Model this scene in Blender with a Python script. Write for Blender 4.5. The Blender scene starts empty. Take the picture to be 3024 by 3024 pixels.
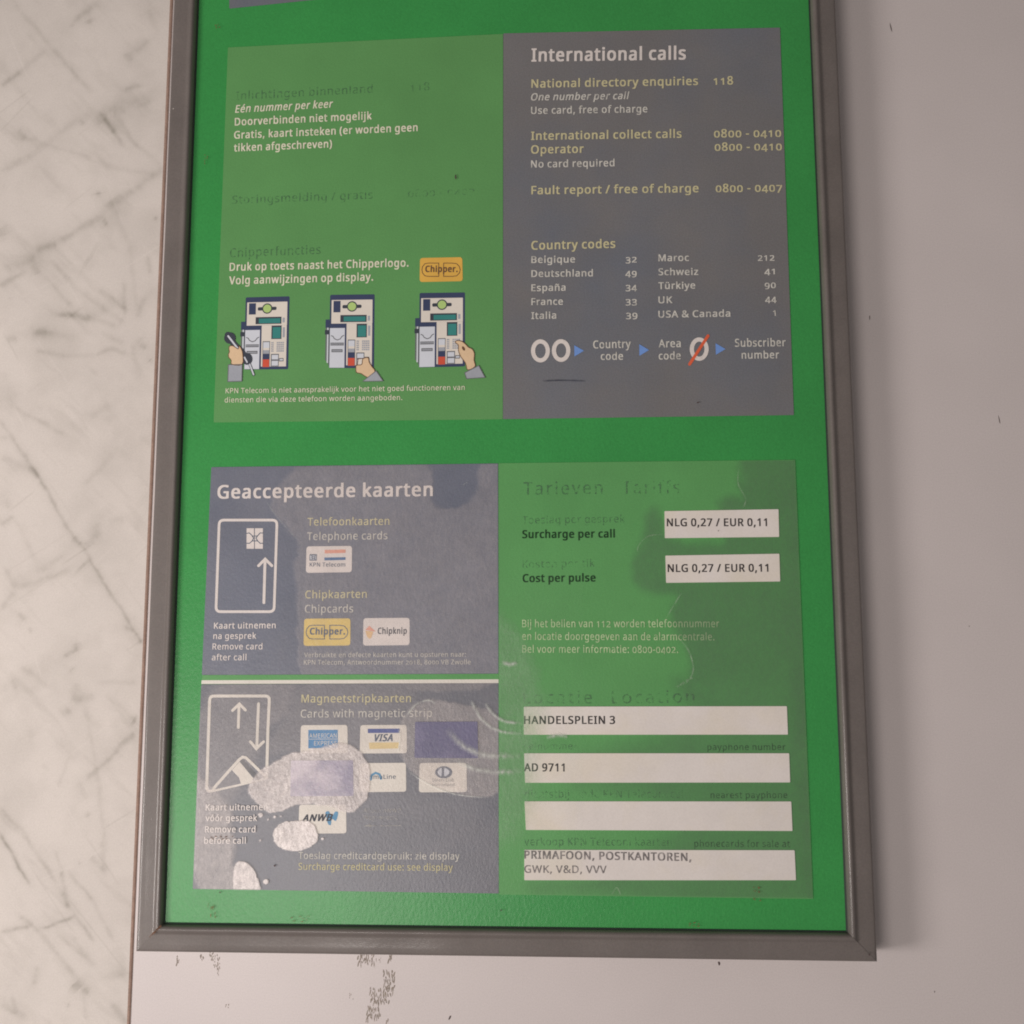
import bpy, bmesh, math, random
import numpy as np
from mathutils import Vector, Matrix
from mathutils.geometry import tessellate_polygon

random.seed(7)
RNG = np.random.default_rng(11)
SC = bpy.context.scene
COL = SC.collection
SC.view_settings.view_transform = 'Standard'
SC.view_settings.look = 'None'
SC.view_settings.exposure = 0.0
SC.view_settings.gamma = 1.0
SC.cycles.filter_width = 1.9

# ------------------------------------------------------------------ camera
# handheld phone about half a metre above the sign, tilted slightly
F = 2057.0 / 1932.0                       # focal length / picture width
Z_POST = 0.0170                           # height of the printed sheet over the white board
DIST = 0.55
u = Vector((34146, 351, 2057)).normalized()      # sign's right, in camera axes (x right, y up, z back)
v = Vector((-39, 15856, -2057)); v = (v - u * v.dot(u)).normalized()
n = u.cross(v)
ROT = Matrix((u, v, n))                    # camera axes -> world
CAM = Vector((u.z, v.z, n.z)) * DIST + Vector((0, 0, Z_POST))
cam_data = bpy.data.cameras.new('camera')
cam_data.sensor_width = 36; cam_data.lens = 36 * F
cam_data.clip_start = 0.01; cam_data.clip_end = 50
cam = bpy.data.objects.new('camera', cam_data); COL.objects.link(cam)
cam.matrix_world = Matrix.Translation(CAM) @ ROT.to_4x4()
SC.camera = cam

def P(x, y, z=Z_POST):
    """point of a survey photo pixel (3024 px wide) on the level plane z"""
    d = ROT @ Vector(((x - 1512) / 3024 / F, -(y - 1512) / 3024 / F, -1.0))
    t = (z - CAM.z) / d.z
    return CAM + d * t

def proj(X):
    """numpy: world points (N,3) -> survey pixels"""
    R = np.array(ROT.to_3x3()); c = (X - np.array(CAM)) @ R
    return np.stack([c[:, 0] / -c[:, 2] * F * 3024 + 1512, 1512 - c[:, 1] / -c[:, 2] * F * 3024], 1)

# ------------------------------------------------------------------ light
world = bpy.data.worlds.new('World'); SC.world = world; world.use_nodes = True
bg = world.node_tree.nodes['Background']
bg.inputs[0].default_value = (1.0, 0.93, 0.89, 1); bg.inputs[1].default_value = 0.165

def area(name, loc, target, sx, sy, watts, colr):
    l = bpy.data.lights.new(name, 'AREA'); l.shape = 'RECTANGLE'; l.size = sx; l.size_y = sy
    l.energy = watts; l.color = colr
    o = bpy.data.objects.new(name, l); COL.objects.link(o); o.location = loc
    o.rotation_euler = (Vector(target) - Vector(loc)).to_track_quat('-Z', 'Y').to_euler()
    return o
area('ceiling_lamp', (-0.40, -0.38, 1.12), (-0.12, 0.50, 0), 0.42, 0.26, 4.3, (1.0, 0.92, 0.87))
area('side_lamp', (-0.80, -0.30, 0.66), (-0.05, .30, 0), 0.30, 0.30, 5.3, (1.0, 0.93, 0.89))

# ------------------------------------------------------------------ survey sheets (close-up crops of the photo)
S = dict(K=(0, 0, 1.932), A=(600, 0, 1.932), B=(1450, 0, 1.932), L=(2024, 0, 1.932), C=(600, 650, 1932 / 900),
         D=(1450, 650, 1.932), E=(560, 1350, 1932 / 950), F=(540, 1980, 1932 / 970), G=(1450, 1350, 1.932),
         H=(1450, 2000, 1.932), I=(300, 2324, 2.76), J=(2024, 2024, 1.932), M=(0, 900, 1.7563), N=(0, 1900, 1.7196),
         Q=(350, 2700, 1.84), R=(2300, 900, 1.61), T=(640, 850, 4.6), U=(1180, 720, 4.6), V=(860, 2100, 3.331),
         W=(590, 2030, 5.52), X=(880, 1580, 5.084), Y=(1100, 1950, 3.22), O=(0, 0, 1932 / 3024))
def px(s, x, y):
    a, b, k = S[s]; return (a + x / k, b + y / k)
def PP(s, pts):
    return [px(s, *p) for p in pts]

# ------------------------------------------------------------------ materials
def lin(c):
    c = c / 255.0
    return c / 12.92 if c <= 0.04045 else ((c + 0.055) / 1.055) ** 2.4
def alb(r, g, b, e=0.62):
    """base colour of a surface that shows sRGB r,g,b under light e"""
    c = [lin(t) / e / k for t, k in zip((r, g, b), (1.06, 0.99, 0.945))]      # the lamps are slightly warm
    m = max(c)
    return tuple(t * min(1.0, 0.88 / m) for t in c)

def nd(nt, t, **kw):
    x = nt.nodes.new(t)
    for k, val in kw.items():
        if k in x.inputs: x.inputs[k].default_value = val
        else: setattr(x, k, val)
    return x

def noise(nt, vec, scale, detail=2.0, rough=0.5, stretch=None):
    if stretch:
        m = nd(nt, 'ShaderNodeMapping'); m.inputs['Scale'].default_value = stretch
        nt.links.new(vec, m.inputs['Vector']); vec = m.outputs[0]
    t = nd(nt, 'ShaderNodeTexNoise', Scale=scale, Detail=detail, Roughness=rough)
    nt.links.new(vec, t.inputs['Vector'])
    return t

def ramp(nt, src, a, b, lo=0.0, hi=1.0):
    m = nd(nt, 'ShaderNodeMapRange'); m.inputs[1].default_value = a; m.inputs[2].default_value = b
    m.inputs[3].default_value = lo; m.inputs[4].default_value = hi
    nt.links.new(src, m.inputs[0]); return m.outputs[0]

def mixc(nt, fac, c1, c2, mode='MIX'):
    m = nd(nt, 'ShaderNodeMix'); m.data_type = 'RGBA'; m.blend_type = mode
    for sock, val in ((m.inputs[0], fac), (m.inputs[6], c1), (m.inputs[7], c2)):
        if hasattr(val, 'is_linked'): nt.links.new(val, sock)
        elif isinstance(val, (int, float)): sock.default_value = val
        else: sock.default_value = (*val, 1)
    return m.outputs[2]

MATS = {}
def mat(name, colr, rough=0.55, spec=0.4, grain=0.10, mottle=0.06, mscale=60, bump=0.0, bscale=900, bstretch=None,
        coat=0.0, coat_rough=0.3, metallic=0.0, fade=None, worn=None, attr=None, fine=1500.0):
    """fade=(colour2, scale, lo, hi): patches of a second colour. worn=(scale, lo, hi): see-through wear.
       attr=(name, colour): second colour where the mesh attribute says so"""
    if name in MATS: return MATS[name]
    m = bpy.data.materials.new(name); m.use_nodes = True; nt = m.node_tree
    b = nt.nodes['Principled BSDF']; out = nt.nodes['Material Output']
    tc = nd(nt, 'ShaderNodeTexCoord').outputs['Object']
    c = colr
    if fade:
        f = noise(nt, tc, fade[1], 4, 0.6)
        c = mixc(nt, ramp(nt, f.outputs[0], fade[2], fade[3]), c, fade[0])
    if attr:
        at = nd(nt, 'ShaderNodeAttribute'); at.attribute_name = attr[0]
        c = mixc(nt, at.outputs['Fac'], c, attr[1])
    m1 = noise(nt, tc, mscale, 3, 0.6)
    g = ramp(nt, m1.outputs[0], 0.3, 0.7, 1 - mottle, 1 + mottle)
    g1 = noise(nt, tc, fine, 1, 0.5)
    gg = ramp(nt, g1.outputs[0], 0.25, 0.75, 1 - grain, 1 + grain)
    mm = nd(nt, 'ShaderNodeMath', operation='MULTIPLY'); nt.links.new(g, mm.inputs[0]); nt.links.new(gg, mm.inputs[1])
    vv = nd(nt, 'ShaderNodeVectorMath', operation='SCALE'); nt.links.new(mm.outputs[0], vv.inputs['Scale'])
    if isinstance(c, tuple): vv.inputs[0].default_value = c
    else: nt.links.new(c, vv.inputs[0])
    # chroma grain, very slight
    cn = noise(nt, tc, fine * 0.6, 1, 0.5)
    cc = mixc(nt, grain * 0.35, vv.outputs[0], cn.outputs['Color'], 'OVERLAY')
    nt.links.new(cc, b.inputs['Base Color'])
    b.inputs['Roughness'].default_value = rough
    b.inputs['Specular IOR Level'].default_value = spec
    b.inputs['Metallic'].default_value = metallic
    b.inputs['Coat Weight'].default_value = coat; b.inputs['Coat Roughness'].default_value = coat_rough
    if bump:
        bn = noise(nt, tc, bscale, 3, 0.6, bstretch)
        bp = nd(nt, 'ShaderNodeBump', Strength=1.0, Distance=bump); nt.links.new(bn.outputs[0], bp.inputs['Height'])
        nt.links.new(bp.outputs[0], b.inputs['Normal']); nt.links.new(bp.outputs[0], b.inputs['Coat Normal'])
    if worn:
        tr = nd(nt, 'ShaderNodeBsdfTransparent'); ms = nd(nt, 'ShaderNodeMixShader')
        if worn[0] == 'attr':
            at = nd(nt, 'ShaderNodeAttribute'); at.attribute_name = 'cover'
            wn = noise(nt, tc, 700, 3, 0.6, (1, 0.5, 1))
            w = ramp(nt, wn.outputs[0], 0.3, 0.7, worn[1], worn[2])
            k = nd(nt, 'ShaderNodeMath', operation='MULTIPLY'); nt.links.new(w, k.inputs[0]); nt.links.new(at.outputs['Fac'], k.inputs[1])
            fac = k.outputs[0]
        else:
            wn = noise(nt, tc, worn[0], 3, 0.65)
            fac = ramp(nt, wn.outputs[0], worn[1], worn[2], *(worn[3:5] if len(worn) > 3 else (0, 1)))
        nt.links.new(fac, ms.inputs[0]); nt.links.new(tr.outputs[0], ms.inputs[1]); nt.links.new(b.outputs[0], ms.inputs[2])
        nt.links.new(ms.outputs[0], out.inputs['Surface'])
    MATS[name] = m
    return m

PEEL = dict(bump=0.00011, bscale=800, bstretch=(1, .62, 1), coat=.13, coat_rough=.26)
m_table = mat('scuffed_white_laminate', alb(214, 200, 190, .82), .7, .2, .05, .04, 18, attr=('dirt', alb(146, 136, 124, .84)))
m_board = mat('smooth_white_laminate', alb(193, 179, 174, .66), .38, .45, .05, .035, 9, bump=0.00003, bscale=420)
m_core = mat('brown_board_core', alb(180, 148, 132, .8), .8, .2, .12, .12, 200)
m_frame = mat('grey_lacquered_metal', alb(101, 91, 86, .66), .55, .4, .09, .08, 40, bump=0.00003, bscale=520, coat=.4, coat_rough=.15)
m_green = mat('green_enamel', alb(50, 126, 62, .60), .34, .4, .09, .07, 14, **PEEL)
m_lime = mat('pale_green_vinyl', alb(86, 133, 77, .63), .42, .4, .07, .05, 22, bump=0.00006, bscale=900, bstretch=(1, .6, 1))
m_lime2 = mat('pale_green_vinyl_lower', alb(84, 138, 79, .63), .40, .4, .07, .06, 22, bump=0.00007, bscale=900, bstretch=(1, .6, 1))
m_gate = mat('grey_vinyl', alb(104, 99, 98, .60), .42, .4, .10, .05, 20, fade=(alb(94, 95, 102, .60), 9, .45, .7), bump=0.00006, bscale=900, bstretch=(1, .6, 1))
m_blue = mat('blue_grey_vinyl', alb(100, 101, 112, .66), .38, .45, .10, .07, 30, **PEEL)
m_blue2 = mat('blue_grey_vinyl_lower', alb(104, 102, 108, .70), .36, .45, .10, .07, 30, **PEEL)
m_paper = mat('white_paper', alb(208, 195, 187, .60), .6, .3, .04, .05, 26, fade=(alb(196, 182, 166, .60), 22, .5, .75))
m_black = mat('black_print', alb(52, 46, 46, .62), .5, .3, .1, .1, 300, fade=(alb(95, 88, 86, .62), 500, .5, .8))
m_blackf = mat('faded_black_print', alb(104, 96, 94, .62), .5, .3, .1, .1, 300, fade=(alb(150, 140, 135, .62), 400, .45, .7))
m_dark = mat('dark_green_print', alb(20, 52, 24, .62), .5, .3, .1, .1, 300)
m_cream = mat('cream_print', alb(218, 208, 184, .67), .5, .3, .06, .08, 300, fade=(alb(180, 184, 148, .66), 380, .52, .75))
m_creamf = mat('faded_cream_print', alb(172, 186, 142, .64), .5, .3, .05, .1, 300, fade=(alb(120, 156, 104, .64), 500, .5, .75))
m_white = mat('pinkish_white_print', alb(208, 194, 186, .63), .5, .3, .06, .06, 300, fade=(alb(170, 160, 154, .63), 300, .55, .8))
m_whitef = mat('dull_white_print', alb(182, 174, 164, .62), .5, .3, .08, .08, 300, fade=(alb(138, 132, 126, .62), 350, .5, .75))
m_yel = mat('olive_yellow_print', alb(182, 170, 132, .62), .5, .3, .08, .1, 300, fade=(alb(142, 132, 108, .62), 300, .5, .8))
m_ghost = mat('rubbed_off_print', alb(74, 104, 76, .62), .5, .3, .1, .1, 300, worn=(520, .40, .60, 0.05, .75))
m_ghost2 = mat('nearly_gone_print', alb(80, 112, 80, .62), .5, .3, .1, .1, 300, worn=(420, .44, .64, 0.0, .7))
m_ghostd = mat('rubbed_dark_print', alb(36, 64, 38, .56), .5, .3, .1, .1, 300, worn=(600, .36, .56, 0.25, .9))
m_ghostw = mat('rubbed_white_print', alb(176, 168, 160, .66), .5, .3, .1, .1, 300, worn=(520, .40, .58, 0.1, .85))
m_navy = mat('navy_print', alb(54, 60, 84, .62), .5, .3, .05, .05)
m_face = mat('warm_white_print', alb(222, 208, 194, .62), .5, .3, .03, .03)
m_lgrey = mat('light_grey_print', alb(188, 186, 190, .62), .5, .3, .03, .03)
m_mgrey = mat('mid_grey_print', alb(146, 145, 150, .62), .5, .3, .05, .05)
m_dgrey = mat('dark_grey_print', alb(98, 96, 98, .62), .5, .3, .05, .05)
m_ink = mat('charcoal_print', alb(56, 58, 66, .62), .5, .3, .05, .05)
m_teal = mat('teal_print', alb(52, 116, 110, .62), .5, .3, .05, .05)
m_disc = mat('lime_print', alb(160, 180, 108, .62), .5, .3, .05, .05)
m_red = mat('red_print', alb(188, 76, 56, .62), .5, .3, .05, .05)
m_skin = mat('skin_tone_print', alb(226, 190, 152, .62), .5, .3, .05, .03)
m_brown = mat('brown_print', alb(98, 70, 52, .62), .5, .3, .05, .05)
m_orange = mat('orange_print', alb(214, 94, 62, .58), .5, .3, .05, .05)
m_arrow = mat('light_blue_print', alb(98, 126, 176, .56), .5, .3, .05, .08)
m_amber = mat('amber_print', alb(232, 178, 82, .60), .45, .35, .04, .05)
m_amber2 = mat('pale_amber_print', alb(230, 196, 110, .64), .42, .35, .04, .05)
m_badge = mat('badge_white_print', alb(222, 207, 199, .66), .42, .4, .04, .04, **PEEL)
m_badge2 = mat('badge_dull_white_print', alb(206, 194, 182, .68), .40, .4, .05, .05, **PEEL)
m_salmon = mat('salmon_print', alb(232, 158, 134, .66), .5, .3, .05, .08, 300)
m_dblue = mat('deep_blue_print', alb(40, 92, 134, .66), .5, .3, .05, .05)
m_amex = mat('card_blue_print', alb(62, 122, 164, .68), .45, .35, .06, .08, 200)
m_visa = mat('indigo_print', alb(66, 80, 134, .68), .5, .3, .06, .05)
m_slate = mat('slate_print', alb(70, 82, 100, .68), .5, .3, .06, .05)
m_gold = mat('faded_gold_print', alb(228, 200, 146, .68), .5, .3, .06, .08, 200)
m_peach = mat('peach_print', alb(226, 184, 134, .66), .5, .3, .06, .08, 200)
m_sky = mat('sky_blue_print', alb(96, 142, 172, .72), .5, .3, .08, .15, 400)
m_violet = mat('violet_sticker', alb(104, 98, 122, .72), .38, .45, .12, .08, 40, fade=(alb(138, 128, 148, .70), 22, .42, .66), **PEEL)
m_violet2 = mat('faded_violet_sticker', alb(138, 128, 144, .74), .34, .5, .14, .08, 40, fade=(alb(194, 178, 182, .74), 34, .38, .58), **PEEL)
FILM = dict(bump=0.00024, bscale=760, bstretch=(1, .55, 1))
m_milk = mat('milky_glare_loose_film', alb(216, 202, 202, .76), .30, .6, .16, .10, 120, worn=(420, .25, .75, .45, .85), **FILM)
m_bright = mat('lifted_film_glare', alb(236, 222, 215, .74), .28, .7, .16, .08, 160, worn=(420, .25, .75, .88, 1.0), **FILM)  # pale film colour that carries the lamp's reflection
m_haze = mat('thin_milky_film', alb(190, 182, 188, .70), .34, .5, .12, .1, 60, worn=(60, .3, .7, .22, .42), **FILM)
m_haze2 = mat('faint_milky_film', alb(186, 174, 166, .70), .36, .5, .12, .1, 40, worn=(40, .3, .7, .22, .36), **FILM)
m_hazeg = mat('grey_damp_film', alb(86, 112, 80, .60), .4, .4, .1, .1, 30, worn=(30, .3, .7, .12, .34))
m_hazel = mat('pale_green_film', alb(124, 160, 116, .66), .4, .4, .1, .1, 30, worn=(40, .35, .7, .08, .40))
m_glare = mat('glare_crease', alb(236, 232, 220, .70), .25, .8, .1, .1, 60, worn=('attr', .15, .8))  # pale colour for painted reflection streaks
m_hair = mat('film_edge', alb(206, 206, 190, .66), .3, .6, .1, .1, 60, worn=('attr', .0, .36))
m_speck = mat('dark_grime', alb(144, 129, 116, .72), .9, .1, .2, .2, 300, worn=(1100, .32, .58, .15, .9))
m_tick = mat('black_speck', alb(74, 60, 58, .6), .8, .2, .1, .1, 300)
m_rust = mat('rusty_grime', alb(112, 78, 58, .66), .9, .1, .2, .2, 300, worn=(700, .35, .6, .1, .75))
m_scar = mat('scratch_dark', alb(58, 58, 68, .56), .6, .3, .1, .1, 300, worn=('attr', .5, 1.0))
m_rail_shade = mat('painted_rail_shade', alb(34, 44, 36, .6), .6, .3, .1, .1, 100)

# ------------------------------------------------------------------ object helpers
def link(name, me, material=None, parent=None, label=None, kind=None, shade=False):
    o = bpy.data.objects.new(name, me); COL.objects.link(o)
    if material: me.materials.append(material)
    if parent: o.parent = parent
    if label: o['label'] = label
    if kind: o['kind'] = kind
    if shade: me.polygons.foreach_set('use_smooth', [True] * len(me.polygons))
    return o

LAYER = 0.00003
def zl(k): return Z_POST + 0.0003 + k * LAYER           # print layers above the vinyl

def tri(pts):
    return tessellate_polygon([[Vector((p[0], p[1], 0)) for p in pts]])

def poly_mesh(polys, z, thick=0.0):
    """polys: list of pixel outlines -> flat mesh at height z (with a skirt when thick)"""
    vs, fs = [], []
    for pts in polys:
        W = [P(x, y, z) for x, y in pts]
        i0 = len(vs); nn = len(W); vs += [tuple(w) for w in W]
        for t in tri(W):
            a, b, c = (W[i] for i in t)
            if (b - a).cross(c - a).z < 0: t = (t[0], t[2], t[1])
            fs.append(tuple(i0 + i for i in t))
        if thick:
            j0 = len(vs); vs += [(w.x, w.y, z - thick) for w in W]
            area2 = sum(W[i].x * W[(i + 1) % nn].y - W[(i + 1) % nn].x * W[i].y for i in range(nn))
            for i in range(nn):
                j = (i + 1) % nn
                q = (i0 + i, j0 + i, j0 + j, i0 + j)
                fs.append(q if area2 > 0 else q[::-1])
    me = bpy.data.meshes.new('m'); me.from_pydata(vs, [], fs); me.update()
    return me

def shape(name, s, pts, material, parent, layer=2, **kw):
    if s: pts = PP(s, pts)
    return link(name, poly_mesh([pts], zl(layer)), material, parent, **kw)

def rrect(c, r, k=5):
    """rounded quadrilateral from 4 pixel corners (TL,TR,BR,BL)"""
    out = []
    for i in range(4):
        p = Vector(c[i]); a = (Vector(c[i - 1]) - p).normalized(); b = (Vector(c[(i + 1) % 4]) - p).normalized()
        for t in range(k + 1):
            th = t / k
            q0 = p + a * r; q1 = p + b * r
            out.append(tuple(q0 * (1 - th) ** 2 + p * 2 * th * (1 - th) + q1 * th ** 2))
    return out

def smooth(pts, sub=6, closed=True):
    out = []; nn = len(pts)
    rng = range(nn) if closed else range(nn - 1)
    for i in rng:
        if closed: p0, p1, p2, p3 = (Vector(pts[(i + k) % nn]) for k in (-1, 0, 1, 2))
        else: p0, p1, p2, p3 = (Vector(pts[min(max(i + k, 0), nn - 1)]) for k in (-1, 0, 1, 2))
        for t in range(sub):
            t /= sub
            out.append(tuple(0.5 * ((2 * p1) + (p2 - p0) * t + (2 * p0 - 5 * p1 + 4 * p2 - p3) * t * t + (3 * p1 - p0 - 3 * p2 + p3) * t ** 3)))
    if not closed: out.append(tuple(pts[-1]))
    return out

def jag(pts, amp):
    return [(x + random.uniform(-amp, amp), y + random.uniform(-amp, amp)) for x, y in pts]

def ribbon(pts, w, closed=False, cap=True):
    """outline(s) of a stroke of pixel width w along pts -> list of quads"""
    V = [Vector(p) for p in pts]; nn = len(V); L, R = [], []
    for i in range(nn):
        a = V[i - 1] if (closed or i > 0) else None
        b = V[(i + 1) % nn] if (closed or i < nn - 1) else None
        d1 = (V[i] - a).normalized() if a is not None else None
        d2 = (b - V[i]).normalized() if b is not None else None
        if d1 is None: d1 = d2
        if d2 is None: d2 = d1
        t = (d1 + d2).normalized(); nrm = Vector((-t.y, t.x)); k = max(0.45, nrm.dot(Vector((-d1.y, d1.x))))
        h = nrm * (w / 2 / k); L.append(V[i] + h); R.append(V[i] - h)
    quads = []
    m = nn if closed else nn - 1
    for i in range(m):
        j = (i + 1) % nn
        quads.append([tuple(L[i]), tuple(L[j]), tuple(R[j]), tuple(R[i])])
    if cap and not closed:
        for end in (0, -1):
            c = V[end]; d = (V[0] - V[1]).normalized() if end == 0 else (V[-1] - V[-2]).normalized()
            nv = Vector((-d.y, d.x))
            arc = [tuple(c + (nv * math.cos(t) + d * math.sin(t)) * w / 2) for t in [math.pi * q / 6 for q in range(7)]]
            quads.append(arc)
    return quads

def stroke(name, s, pts, w, material, parent, layer=3, closed=False, cap=True, **kw):
    if s:
        pts = PP(s, pts); w = w / S[s][2]
    return link(name, poly_mesh(ribbon(pts, w, closed, cap), zl(layer)), material, parent, **kw)

def soft_strip(name, s, pts, w, material, parent, layer=24, lift=0.00012, taper=True, **kw):
    """narrow ridge whose cover fades out to both sides and ends"""
    pts = smooth(PP(s, pts), 6, False); w = w / S[s][2]
    V = [Vector(p) for p in pts]; vs, fs, cv = [], [], []
    prof = [(-1, 0, 0), (-.55, .35, .4), (0, 1, 1), (.55, .35, .4), (1, 0, 0)]
    for i, p in enumerate(V):
        d = (V[min(i + 1, len(V) - 1)] - V[max(i - 1, 0)]).normalized(); nv = Vector((-d.y, d.x))
        e = i / (len(V) - 1); tp = min(1, 5 * e, 5 * (1 - e)) if taper else 1
        for a, c, hz in prof:
            q = p + nv * a * w / 2
            vs.append(tuple(P(q.x, q.y, zl(layer) + hz * lift * tp))); cv.append(c * tp)
        if i:
            for k in range(4):
                a0 = (i - 1) * 5 + k; fs.append((a0, a0 + 1, a0 + 6, a0 + 5))
    me = bpy.data.meshes.new('m'); me.from_pydata(vs, [], fs)
    at = me.attributes.new('cover', 'FLOAT', 'POINT'); at.data.foreach_set('value', cv)
    return link(name, me, material, parent, shade=True, **kw)

# ------------------------------------------------------------------ lettering
GL = {}
cu = bpy.data.curves.new('type', 'FONT'); cu.resolution_u = 3
try:                                       # a plain humanist face that ships inside Blender itself
    cu.font = bpy.data.fonts.load(bpy.utils.system_resource('DATAFILES', path='fonts') + '/NotoSansHebrew-Regular.woff2')
except Exception:
    pass
cuo = bpy.data.objects.new('type', cu); COL.objects.link(cuo)
def _ext(body):
    cu.body = body; bpy.context.view_layer.update()
    dg = bpy.context.evaluated_depsgraph_get(); e = cuo.evaluated_get(dg); me = e.to_mesh()
    co = np.empty(len(me.vertices) * 3); me.vertices.foreach_get('co', co); co = co.reshape(-1, 3)
    fs = [tuple(p.vertices) for p in me.polygons]; e.to_mesh_clear()
    return co[:, :2].copy(), fs
def glyph(ch, bold):
    k = (ch, bold)
    if k in GL: return GL[k]
    cu.offset = 0.0
    hh = _ext('HH')[0][:, 0].max(); adv = _ext('H' + ch + 'H')[0][:, 0].max() - hh
    if ch == ' ': GL[k] = (np.zeros((0, 2)), [], adv); return GL[k]
    co, fs = _ext(ch)
    GL[k] = (co, fs, adv + max(bold, 0) * 1.6); return GL[k]
CAPH = _ext('H')[0][:, 1].max()
XH = _ext('x')[0][:, 1].max()

def text(body, s, x0, y0, x1, y1, cap, material, parent, bold=0.012, slant=0.0, oldstyle=True, layer=6, wordy=True, bend=0.0, track=0.022):
    """one printed line between two surveyed baseline ends; cap = letter height in survey pixels"""
    vs, fs, zs, x = [], [], [], 0.0; thin_ = material.name.startswith(('rubbed', 'nearly'))
    for ch in body:
        co, f, adv = glyph(ch, bold)
        co = co.copy()
        if oldstyle and ch.isdigit() and len(co):
            if ch in '012': co[:, 1] *= (XH / CAPH) * 1.06
            elif ch in '34579': co[:, 1] = co[:, 1] * 0.92 - 0.14 * CAPH
        b_ = max(bold, 0) * 1.2
        for q_, (ox, oy) in enumerate(((-b_, -b_ * .5), (b_, -b_ * .5), (-b_, b_ * .5), (b_, b_ * .5), (0, 0)) if b_ > .004 and not thin_ else ((0, 0),)):
            i0 = len(vs)
            vs += [(x + a + ox + slant * b, b + oy) for a, b in co]; zs += [q_ * 4e-6] * len(co); fs += [tuple(i0 + i for i in q) for q in f]
        x += adv + track
    a = np.array(vs); xmin, xmax = a[:, 0].min(), a[:, 0].max()
    p0 = px(s, x0, y0); p1 = px(s, x1, y1); k = S[s][2]
    W0 = P(*p0, zl(layer)); W1 = P(*p1, zl(layer))
    top = P(p0[0], p0[1] - cap / k, zl(layer)); hgt = (top - W0).length / CAPH
    d = W1 - W0; wid = d.length; d = d.normalized(); up = Vector((-d.y, d.x, 0))
    out = []
    for (gx, gy), gz in zip(vs, zs):
        t = (gx - xmin) / (xmax - xmin)
        q = W0 + d * (t * wid) + up * (gy * hgt + bend * wid * 4 * t * (1 - t))
        out.append((q.x, q.y, q.z + gz))
    me = bpy.data.meshes.new('m'); me.from_pydata(out, [], fs); me.update()
    return link('lettering', me, material, parent)

# ------------------------------------------------------------------ numpy dirt painting
def vnoise(X, Y, cell, seed):
    r = np.random.default_rng(seed); G = r.random((256, 256))
    gx, gy = X / cell, Y / cell; ix, iy = np.floor(gx).astype(int), np.floor(gy).astype(int)
    fx, fy = gx - ix, gy - iy; fx = fx * fx * (3 - 2 * fx); fy = fy * fy * (3 - 2 * fy)
    g = lambda i, j: G[i % 256, j % 256]
    return (g(ix, iy) * (1 - fx) + g(ix + 1, iy) * fx) * (1 - fy) + (g(ix, iy + 1) * (1 - fx) + g(ix + 1, iy + 1) * fx) * fy
def fbm(X, Y, cell, seed):
    return 0.5 * vnoise(X, Y, cell, seed) + 0.3 * vnoise(X, Y, cell / 2.2, seed + 1) + 0.2 * vnoise(X, Y, cell / 4.7, seed + 2)

# ================================================================== large structure
# ---- smooth white board everything lies on (lower level)
def box(name, x0, x1, y0, y1, z0, z1, material, parent=None, bev=0.0, **kw):
    bm = bmesh.new(); bmesh.ops.create_cube(bm, size=1)
    for w in bm.verts:
        w.co = Vector((x0 if w.co.x < 0 else x1, y0 if w.co.y < 0 else y1, z0 if w.co.z < 0 else z1))
    if bev: bmesh.ops.bevel(bm, geom=bm.edges[:], offset=bev, segments=2, affect='EDGES', profile=0.5)
    me = bpy.data.meshes.new('m'); bm.to_mesh(me); bm.free()
    return link(name, me, material, parent, **kw)
white_board = box('white_tabletop', -0.9, 0.9, -0.9, 0.9, -0.018, 0.0, m_board, kind='structure')
white_board['label'] = 'smooth off white laminate surface under the sign'

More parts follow.
